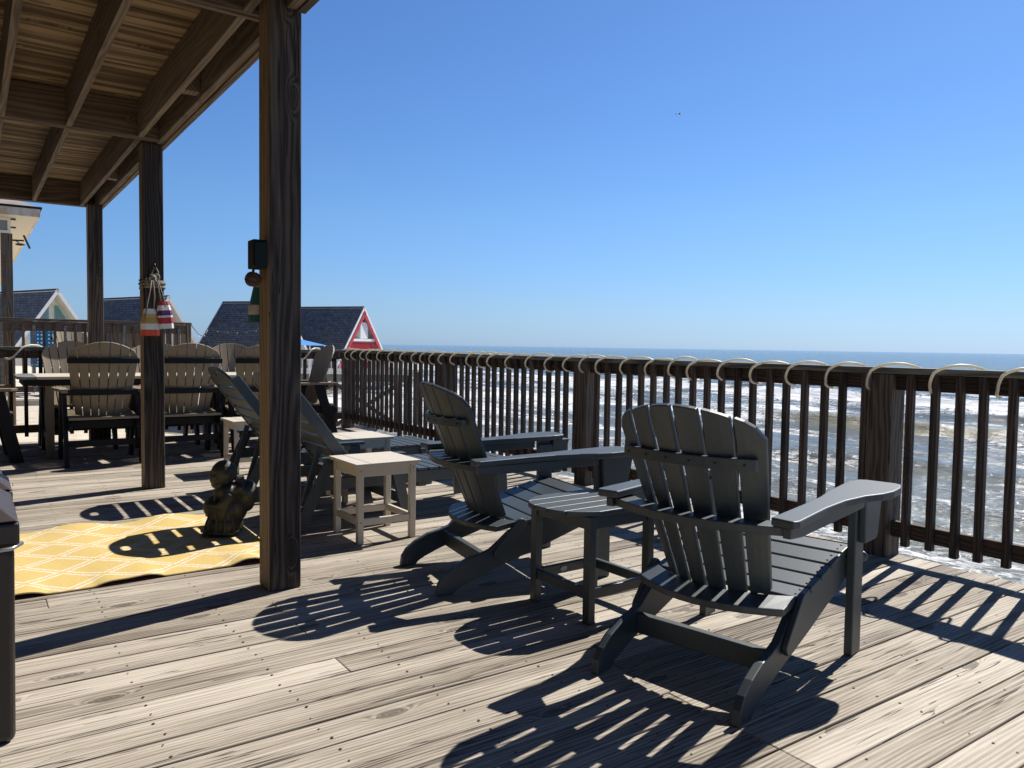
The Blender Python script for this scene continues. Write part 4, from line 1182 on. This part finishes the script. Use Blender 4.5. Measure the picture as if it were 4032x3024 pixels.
m.tube([kc+Vector((-0.04, 0, 0.01)), kc+Vector((-0.055, 0, 0.0)), kc+Vector((-0.05, 0, -0.03))], 0.009, 8)
m.build("knot", M_ROPE, t, smooth=True)
m = MB(); m.tube([(0.0, 0.0, 0.115), (0.0, -0.03, 0.115), (0.0, -0.035, 0.10), (0.0, -0.03, 0.09)], 0.006, 8); m.build("hook", M_SCREW, t, smooth=True)

# ------------------------------------------------------------------ neighbour's deck and house
t = thing("neighbor_railing", "weathered railing of the higher neighboring deck with short balusters", "railing")
m = MB(); m.box(-4, 3.09, 13.93, 14.10, 1.425, 1.462); m.build("cap_rail", M_RAILX, t, bevel=0.004)
m = MB(); m.box(-4, 3.02, 14.0, 14.04, 1.27, 1.42); m.build("top_rail", M_FENCE if False else M_RAILX, t, bevel=0.003)
m = MB(); m.box(3.02, 3.09, 13.96, 14.06, -3.0, 1.423); m.build("post", M_FENCE, t, bevel=0.004)
k = 0
x = 3.035-0.14
random.seed(9)
while x > -2:
    m = MB(); h_ = 1.385 + random.uniform(-0.03, 0.02)
    m.box(x-0.019, x+0.019, 13.955, 13.997, 0.35, h_); m.build("baluster", M_POST if k % 3 else M_CAPX, t, bevel=0.003)
    x -= 0.139; k += 1
m = MB(); m.box(-4, 3.02, 14.0, 14.04, 0.33, 0.42); m.build("bottom_rail", M_RAILX, t, bevel=0.003)
t = thing("plank_fence", "vertical plank fence behind the neighboring railing, streaky brown boards", "fence")
m = MB(); x = 1.66
while x < 3.0:
    m.box(x, x+0.085+random.uniform(0, 0.03), 14.22, 14.24, -0.3, 1.31+random.uniform(-0.01, 0.01)); x += 0.12
m.build("planks", M_FENCE, t)
m = MB(); x = -1.0
while x < 0.55:
    m.box(x, x+0.11, 14.22, 14.24, -0.3, 1.30); x += 0.122
m.build("planks", M_FENCE, t)
m = MB(); m.box(-6, 3.05, 14.25, 32, 0.10, 0.19)
for k in range(40): m.box(-6, 3.04, 14.3+k*0.44, 14.3+k*0.44+0.42, 0.191, 0.205)
o = m.build("neighbor_deck", wood("pale_deck_wood", (0.30, 0.26, 0.21), (0.58, 0.53, 0.45), (0.75, 0.70, 0.62), 'x', freq=30), bevel=0); struct(o)
# blue perforated chair back
t = thing("beach_chair", "blue perforated plastic chair back behind the neighboring railing", "chair", (1.07, 16.0, 0.205))
m = MB(); nx_, nz_ = 6, 9
W_, H_ = 0.17, 0.62; z00 = 0.50
cw, ch = 2*W_/nx_, H_/nz_
for i in range(nx_):
    for j in range(nz_):
        x0, x1 = -W_+i*cw, -W_+(i+1)*cw; z0, z1 = z00+j*ch, z00+(j+1)*ch
        bx0, bx1, bz0, bz1 = x0+cw*0.3, x1-cw*0.3, z0+ch*0.3, z1-ch*0.3
        vs = [(x0, 0, z0), (x1, 0, z0), (x1, 0, z1), (x0, 0, z1), (bx0, 0, bz0), (bx1, 0, bz0), (bx1, 0, bz1), (bx0, 0, bz1)]
        vs += [(a, 0.02, c) for a, b_, c in vs]
        fs = [(k, (k+1) % 4, 4+(k+1) % 4, 4+k) for k in range(4)] + [(8+k, 12+k, 12+(k+1) % 4, 8+(k+1) % 4) for k in range(4)] + [(4+k, 4+(k+1) % 4, 12+(k+1) % 4, 12+k) for k in range(4)]
        fs += [(0, 8, 9, 1), (1, 9, 10, 2), (2, 10, 11, 3), (3, 11, 8, 0)]
        m.add(vs, fs)
m.build("backrest", M_BLUEP, t)
m = MB(); m.box(-0.2, 0.2, -0.42, -0.005, 0.46, 0.495); m.build("seat", M_BLUEP, t)
for sx in (-1, 1):
    for sy in (-0.4, 0.0):
        m = MB(); m.tube([(sx*0.17, sy, 0), (sx*0.17, sy, 0.46)], 0.014, 8); m.build("leg", M_WHITE, t)
    m = MB(); m.tube([(sx*0.185, 0.01, 0.46), (sx*0.185, 0.01, 1.13)], 0.014, 8); m.build("frame", M_BLUEP, t)
# pale slatted chair beyond
copy_tree(DC, (1.52, 15.2, 0.207), R(-70), "pale slatted chair on the neighboring deck, right of the blue chair back")
# neighbour house with hipped eave
t = thing("neighbor_house", "cream house at the far left with ribbed soffit, stained fascia and grey shingle roof", "house")
EZ = 3.40; EX = 1.10; EY = 16.8
m = MB()
m.hexa([(-8, EY, EZ+0.16), (EX, EY, EZ+0.16), (EX, 40, EZ+0.16), (-8, 40, EZ+0.16), (-8, EY+4.5, EZ+2.0), (EX-4.5, EY+4.5, EZ+2.0), (EX-4.5, 36, EZ+2.0), (-8, 36, EZ+2.0)])
m.build("roof", M_SHING_G, t)
m = MB()
m.box(-8, EX+0.03, EY-0.03, EY+0.02, EZ+0.125, EZ+0.165); m.box(EX-0.02, EX+0.03, EY+0.02, 40, EZ+0.125, EZ+0.165); m.build("drip_edge", M_BLACK, t)
m = MB(); m.box(-8, EX, EY-0.01, EY+0.02, EZ-0.02, EZ+0.124); m.box(EX-0.03, EX, EY+0.021, 40, EZ-0.02, EZ+0.124)
fas, nn_, bb_ = newmat("stained_fascia")
tc = N(nn_, "ShaderNodeTexCoord"); mp = N(nn_, "ShaderNodeMapping"); mp.inputs["Scale"].default_value = (3, 1, 1.2); tn = N(nn_, "ShaderNodeTexNoise"); tn.inputs["Scale"].default_value = 2; tn.inputs["Detail"].default_value = 6
nn_.links.new(tc.outputs["Object"], mp.inputs[0]); nn_.links.new(mp.outputs[0], tn.inputs["Vector"])
rp = ramp(nn_, [(0.42, (0.62, 0.60, 0.56)), (0.6, (0.50, 0.36, 0.22))]); nn_.links.new(tn.outputs["Fac"], rp.inputs[0]); nn_.links.new(rp.outputs[0], bb_.inputs["Base Color"])
m.build("fascia", fas, t)
m = MB(); m.box(-8, EX-0.031, EY+0.021, 40, EZ-0.015, EZ+0.0); m.build("soffit", M_SOFFIT, t)
m = MB(); m.box(-8, 0.40, EY+3.2, 39, 0.2, EZ-0.016); m.build("wall", M_CREAM, t)
m = MB(); m.box(0.50, 0.685, 17.3, 17.46, 0.206, 3.10); m.build("porch_post", M_POST, t, bevel=0.006)
f_ = MB(); f_.box(-2.0, 0.66, 17.28, 17.33, 3.335, 3.383); f_.box(-2.0, 0.66, 17.28, 17.33, 3.103, 3.15); f_.box(0.61, 0.66, 17.28, 17.33, 3.151, 3.334)
fo = f_.build("window", M_WHITEW, t); m = MB(); m.box(-2.0, 0.609, 17.30, 17.31, 3.151, 3.334); m.build("pane", plain("grey_pane", (0.20, 0.21, 0.22), rough=0.3), fo)
m = MB(); m.tube([(0.685, 17.3, 2.98), (0.86, 17.25, 2.98)], 0.015, 8); m.tube([(0.72, 17.28, 2.98), (0.78, 17.2, 2.93)], 0.010, 8); m.ball((0.80, 17.2, 2.90), (0.08, 0.06, 0.022), 14, 8)
o_ = m.build("light_bracket", M_BLACK, t, smooth=False)
m = MB(); m.bar((0.855, 17.15, 3.07), (0.95, 17.15, 2.83), 0.035, 0.03, (1, 0, 0)); m.build("flood_light", plain("flood_lamp", (0.06, 0.07, 0.06), rough=0.5), t)
for (a, b_) in ((0.0, 3.36), (0.0, 3.21)):
    m = MB(); m.box(0.66, 0.74, 17.28, 17.31, b_-0.01, b_+0.02); m.build("rust_bracket", plain("rust", (0.10, 0.025, 0.015), rough=0.8), t)

# ------------------------------------------------------------------ row of A-frame houses
def a_frame(label, apex, rear, tanw, trim, wallm, front_overhang=1.0, red=False):
    base = -2.9
    t = thing("a_frame_house", label, "house", (apex[0], apex[1], base), math.atan2(rear[1]-apex[1], rear[0]-apex[0]), "row of a-frame beach houses")
    L = math.hypot(rear[0]-apex[0], rear[1]-apex[1]); H = apex[2]-base; hw = H*tanw
    # local: x from gable front (0) to rear (L), y lateral, z up
    sl = math.hypot(H, hw)
    for s in (-1, 1):
        nrm = Vector((0, s*H, hw)).normalized()*0.18
        P0 = [Vector((0, 0, H)), Vector((L, 0, H)), Vector((L, s*hw, 0)), Vector((0, s*hw, 0))]
        vs = [p for p in P0] + [p - nrm for p in P0]
        me = bpy.data.meshes.new("roof_slope")
        me.from_pydata([tuple(v) for v in vs], [], [(0, 1, 2, 3), (7, 6, 5, 4), (0, 4, 5, 1), (1, 5, 6, 2), (2, 6, 7, 3), (3, 7, 4, 0)])
        me.materials.append(M_SHINGLE)
        me.materials.append(M_WHITEW)
        me.polygons[1].material_index = 1
        uvl = me.uv_layers.new(name="UVMap")
        for poly in me.polygons:
            for li in poly.loop_indices:
                v = me.vertices[me.loops[li].vertex_index].co
                uvl.data[li].uv = (v.x, (H-v.z)*sl/H)
        o = bpy.data.objects.new("roof_slope", me); COL.objects.link(o); o.parent = t
        d = Vector((0, s*hw, -H)).normalized()
        for x0, x1 in ((-0.06, -0.003), (L+0.003, L+0.06)):
            m = MB()
            a = Vector(((x0+x1)/2, 0, H+0.02)); b_ = a + d*sl
            off = -Vector((0, s*H, hw)).normalized()*0.10
            m.bar(a+off, b_+off, x1-x0, 0.24, (1, 0, 0))
            m.build("rake_board", M_WHITE, t)
        if red:
            m = MB(); off2 = -Vector((0, s*H, hw)).normalized()*0.48
            a = Vector((-0.05, 0, H)); m.bar(a+off2+d*0.3, a+off2+d*sl, 0.07, 0.34, (1, 0, 0)); m.build("rake_board", M_RED, t)
    m = MB(); m.box(0, L, -0.12, 0.12, H-0.03, H+0.05); m.build("ridge_cap", M_SHINGLE, t)
    # recessed gable wall
    xr = front_overhang
    k = 0.955
    m = MB(); m.plate([(-hw*k, 0.0), (hw*k, 0.0), (0, H*k)], xr, xr+0.15, 'yz'); m.build("gable_wall", wallm, t)
    m = MB(); m.plate([(-hw*k, 0.0), (hw*k, 0.0), (0, H*k)], L-0.3, L-0.15, 'yz'); m.build("gable_wall", M_WHITEW, t)
    zz = H - (5.1-1.75) 
    if not red:
        for s in (-1, 1):
            yi = 0.22*s; zb = H-2.95; zt = H-1.25
            yo0 = s*(H*k-zb)*tanw*0.86; yo1 = s*(H*k-zt)*tanw*0.80
            m = MB(); m.plate([(yi, zb), (yo0, zb), (yo1, zt), (yi, zt)], xr-0.05, xr-0.01, 'yz'); f = m.build("window", trim, t)
            m = MB(); m.plate([(yi+0.1*s, zb+0.1), (yo0-0.28*s, zb+0.1), (yo1-0.12*s, zt-0.1), (yi+0.1*s, zt-0.1)], xr-0.08, xr-0.052, 'yz'); m.build("pane", M_GLASS, f)
        m = MB(); m.box(0.25, 0.30, -hw*0.46, hw*0.46, H-2.75, H-2.66); m.build("balcony_rail", M_WHITE, t)
    else:
        zb = H-3.35
        hwb = (H-zb)*tanw*0.86
        m = MB(); m.box(0.02, xr, -hwb, hwb, zb-0.28, zb-0.02); m.build("balcony", M_WHITE, t)
        m = MB()
        z1 = zb-0.32; z0 = zb-2.0
        m.box(0.1, 0.16, -hwb*1.05, hwb*1.05, z1-0.12, z1); m.box(0.1, 0.16, -hwb*1.45, hwb*1.45, z0, z0+0.1)
        nb = 24
        for i in range(nb):
            y_ = -hwb*1.2 + 2.4*hwb*(i+0.5)/nb; m.box(0.11, 0.15, y_-0.05, y_+0.05, z0+0.1, z1-0.12)
        m.build("balcony_railing", M_RED, t)
        m = MB()
        for i in range(nb):
            y_ = -hwb*1.4 + 2.8*hwb*(i+0.5)/nb; m.box(0.04, 0.08, y_-0.055, y_+0.055, z0-0.45, z0-0.02)
        m.build("lower_balusters", M_WHITE, t)
        m = MB(); m.box(xr-0.9, xr-0.02, -0.95, 0.55, zb, zb+1.75); m.build("wrapped_box", M_WHITE, t, bevel=0.08)
        m = MB(); m.box(xr-0.05, xr-0.01, -hwb*1.35, hwb*1.35, z0-1.2, zb-0.4); m.build("red_wall", M_RED, t)
    return t
a_frame("a-frame house farthest left with blue-grey shingle roof and teal-trimmed gable windows", (5.787, 71.57, 5.11), (1.1, 83.5, 5.05), 0.70, M_TEAL, M_WHITEW)
a_frame("a-frame house with white gable seen right of the buoys' post", (14.503, 74.02, 5.12), (10.77, 84.4, 5.10), 0.655, M_TEAL, M_WHITEW)
a_frame("a-frame house with a broad blue-grey roof left of the thick near post", (24.6, 73.3, 5.05), (20.52, 79.2, 5.02), 0.80, M_TEAL, M_WHITEW)
a_frame("red-trimmed a-frame house with red balcony, nearest the sea", (34.09, 76.2, 5.03), (28.6, 85.0, 5.03), 0.80, M_RED, M_WHITEW, red=True)

# distant pier deck under the houses
t = thing("neighbor_pier", "distant wooden pier deck on braced pilings with a white railing", "pier", (0, 0, 0))
A = Vector((17.47, 34.15, 0)); Bv = Vector((6.5, 41.5, 0)); d = (Bv-A).normalized(); nrm = Vector((d.y, -d.x, 0))
if nrm.y > 0: nrm = -nrm
back = -nrm
m = MB(); m.bar(A+Vector((0, 0, -0.55)), Bv+Vector((0, 0, -0.55)), 0.30, 0.12, (0, 0, 1))
P = [A, Bv, Bv+back*9, A+back*9]
m.hexa([(p.x, p.y, -0.42) for p in P]+[(p.x, p.y, -0.36) for p in P]); m.build("platform", M_CAPX, t)
m = MB(); m.bar(A+Vector((0, 0, 0.33)), Bv+Vector((0, 0, 0.33)), 0.06, 0.06, (0, 0, 1)); m.bar(A+Vector((0, 0, -0.2)), Bv+Vector((0, 0, -0.2)), 0.05, 0.05, (0, 0, 1))
Lp = (Bv-A).length; nb = 95
for i in range(nb+1):
    p = A+d*(Lp*i/nb); r_ = 0.05 if i % 19 == 0 else 0.018
    m.box(p.x-r_, p.x+r_, p.y-r_, p.y+r_, -0.36, 0.34)
m.build("railing", M_WHITE, t)
for i in range(5):
    p = A+d*(0.3+Lp*0.24*i)
    for bk in (0.3, 4.5, 8.6):
        m = MB(); pp = p+back*bk; m.tube([(pp.x, pp.y, -5), (pp.x, pp.y, -0.43)], 0.13, 8); m.build("piling", M_POST, t)
    if i < 4:
        q_ = A+d*(0.3+Lp*0.24*(i+1))
        m = MB(); m.bar((p.x, p.y, -0.8), (q_.x, q_.y, -2.9), 0.18, 0.05, (0, 0, 1)); m.bar((p.x, p.y-0.06, -2.9), (q_.x, q_.y-0.06, -0.8), 0.18, 0.05, (0, 0, 1)); m.build("brace", M_POST, t)
# blue canopy
t = thing("beach_canopy", "blue pointed canvas canopy in front of the red-trimmed house", "canopy", (10.3, 29.6, -0.4))
m = MB(); m.add([(-0.7, -0.9, 1.47), (1.05, -0.9, 1.45), (1.05, 0.9, 1.45), (-0.7, 0.9, 1.47), (-0.15, 0, 1.78)], [(0, 1, 4), (1, 2, 4), (2, 3, 4), (3, 0, 4), (3, 2, 1, 0)]); m.build("cloth", M_CANOPY, t)
for sx in (-0.6, 0.95):
    for sy in (-0.8, 0.8):
        m = MB(); m.tube([(sx, sy, -3.2), (sx, sy, 1.46)], 0.03, 8); m.build("pole", M_WHITE, t)
# string lights
t = thing("string_lights", "string of small bulbs sagging from the neighboring railing towards the houses", "string lights")
m = MB(); A = Vector((3.09, 14, 1.44)); Bv = Vector((9.62, 40, 1.74)); C_ = Vector((12.6, 40.5, 1.85)); pts = []
for i in range(25):
    u = i/24; p = A.lerp(Bv, u); p.z -= 0.32*math.sin(math.pi*u)*1.0*(1-u*0.5); pts.append(p)
for i in range(1, 13):
    u = i/12; p = Bv.lerp(C_, u); p.z -= 0.16*math.sin(math.pi*u); pts.append(p)
m.tube(pts, 0.008, 5); m.build("wire", M_WIRE, t)
bl = [pts[6], pts[14], pts[19]] + pts[22:35:2]
b0 = None
for p in bl:
    m = MB(); m.ball((0, 0, -0.04), (0.016, 0.016, 0.028), 8, 6); m.build("bulb", M_BULB, t, loc=p, smooth=True)

# ------------------------------------------------------------------ helicopter
t = thing("helicopter", "tiny dark helicopter flying high over the sea", "helicopter", (1394, 1320, 559), 0)
t.rotation_euler = (0, R(-3), R(-35+4))
m = MB(); m.ball((2.2, 0, 0), (4.4, 1.2, 1.35), 16, 10); m.ball((1.0, 0, 1.0), (2.4, 0.9, 0.7), 12, 8)
m.tube([(-1.5, 0, 0.2), (-5, 0, 0.0), (-8.2, 0, -0.1)], 0.75, 10, r2=0.28); m.build("fuselage", M_HELI, t, smooth=True)
m = MB(); m.plate([(-8.6, -1.6), (-7.9, -1.6), (-7.6, 0.3), (-8.4, 0.6)], -0.08, 0.08, 'xz'); m.box(-7.6, -6.9, -1.1, 1.1, -0.1, 0.05); m.build("tail_fin", M_HELI, t)
m = MB(); m.tube([(1.2, 0, 1.5), (1.2, 0, 2.2)], 0.15, 8); m.build("mast", M_HELI, t)
for a in (20, 110, 200, 290):
    m = MB(); m.bar((1.2, 0, 2.2), (1.2+6.2*math.cos(R(a)), 6.2*math.sin(R(a)), 2.15), 0.28, 0.05, (-math.sin(R(a)), math.cos(R(a)), 0)); m.build("rotor_blade", M_HELI, t)
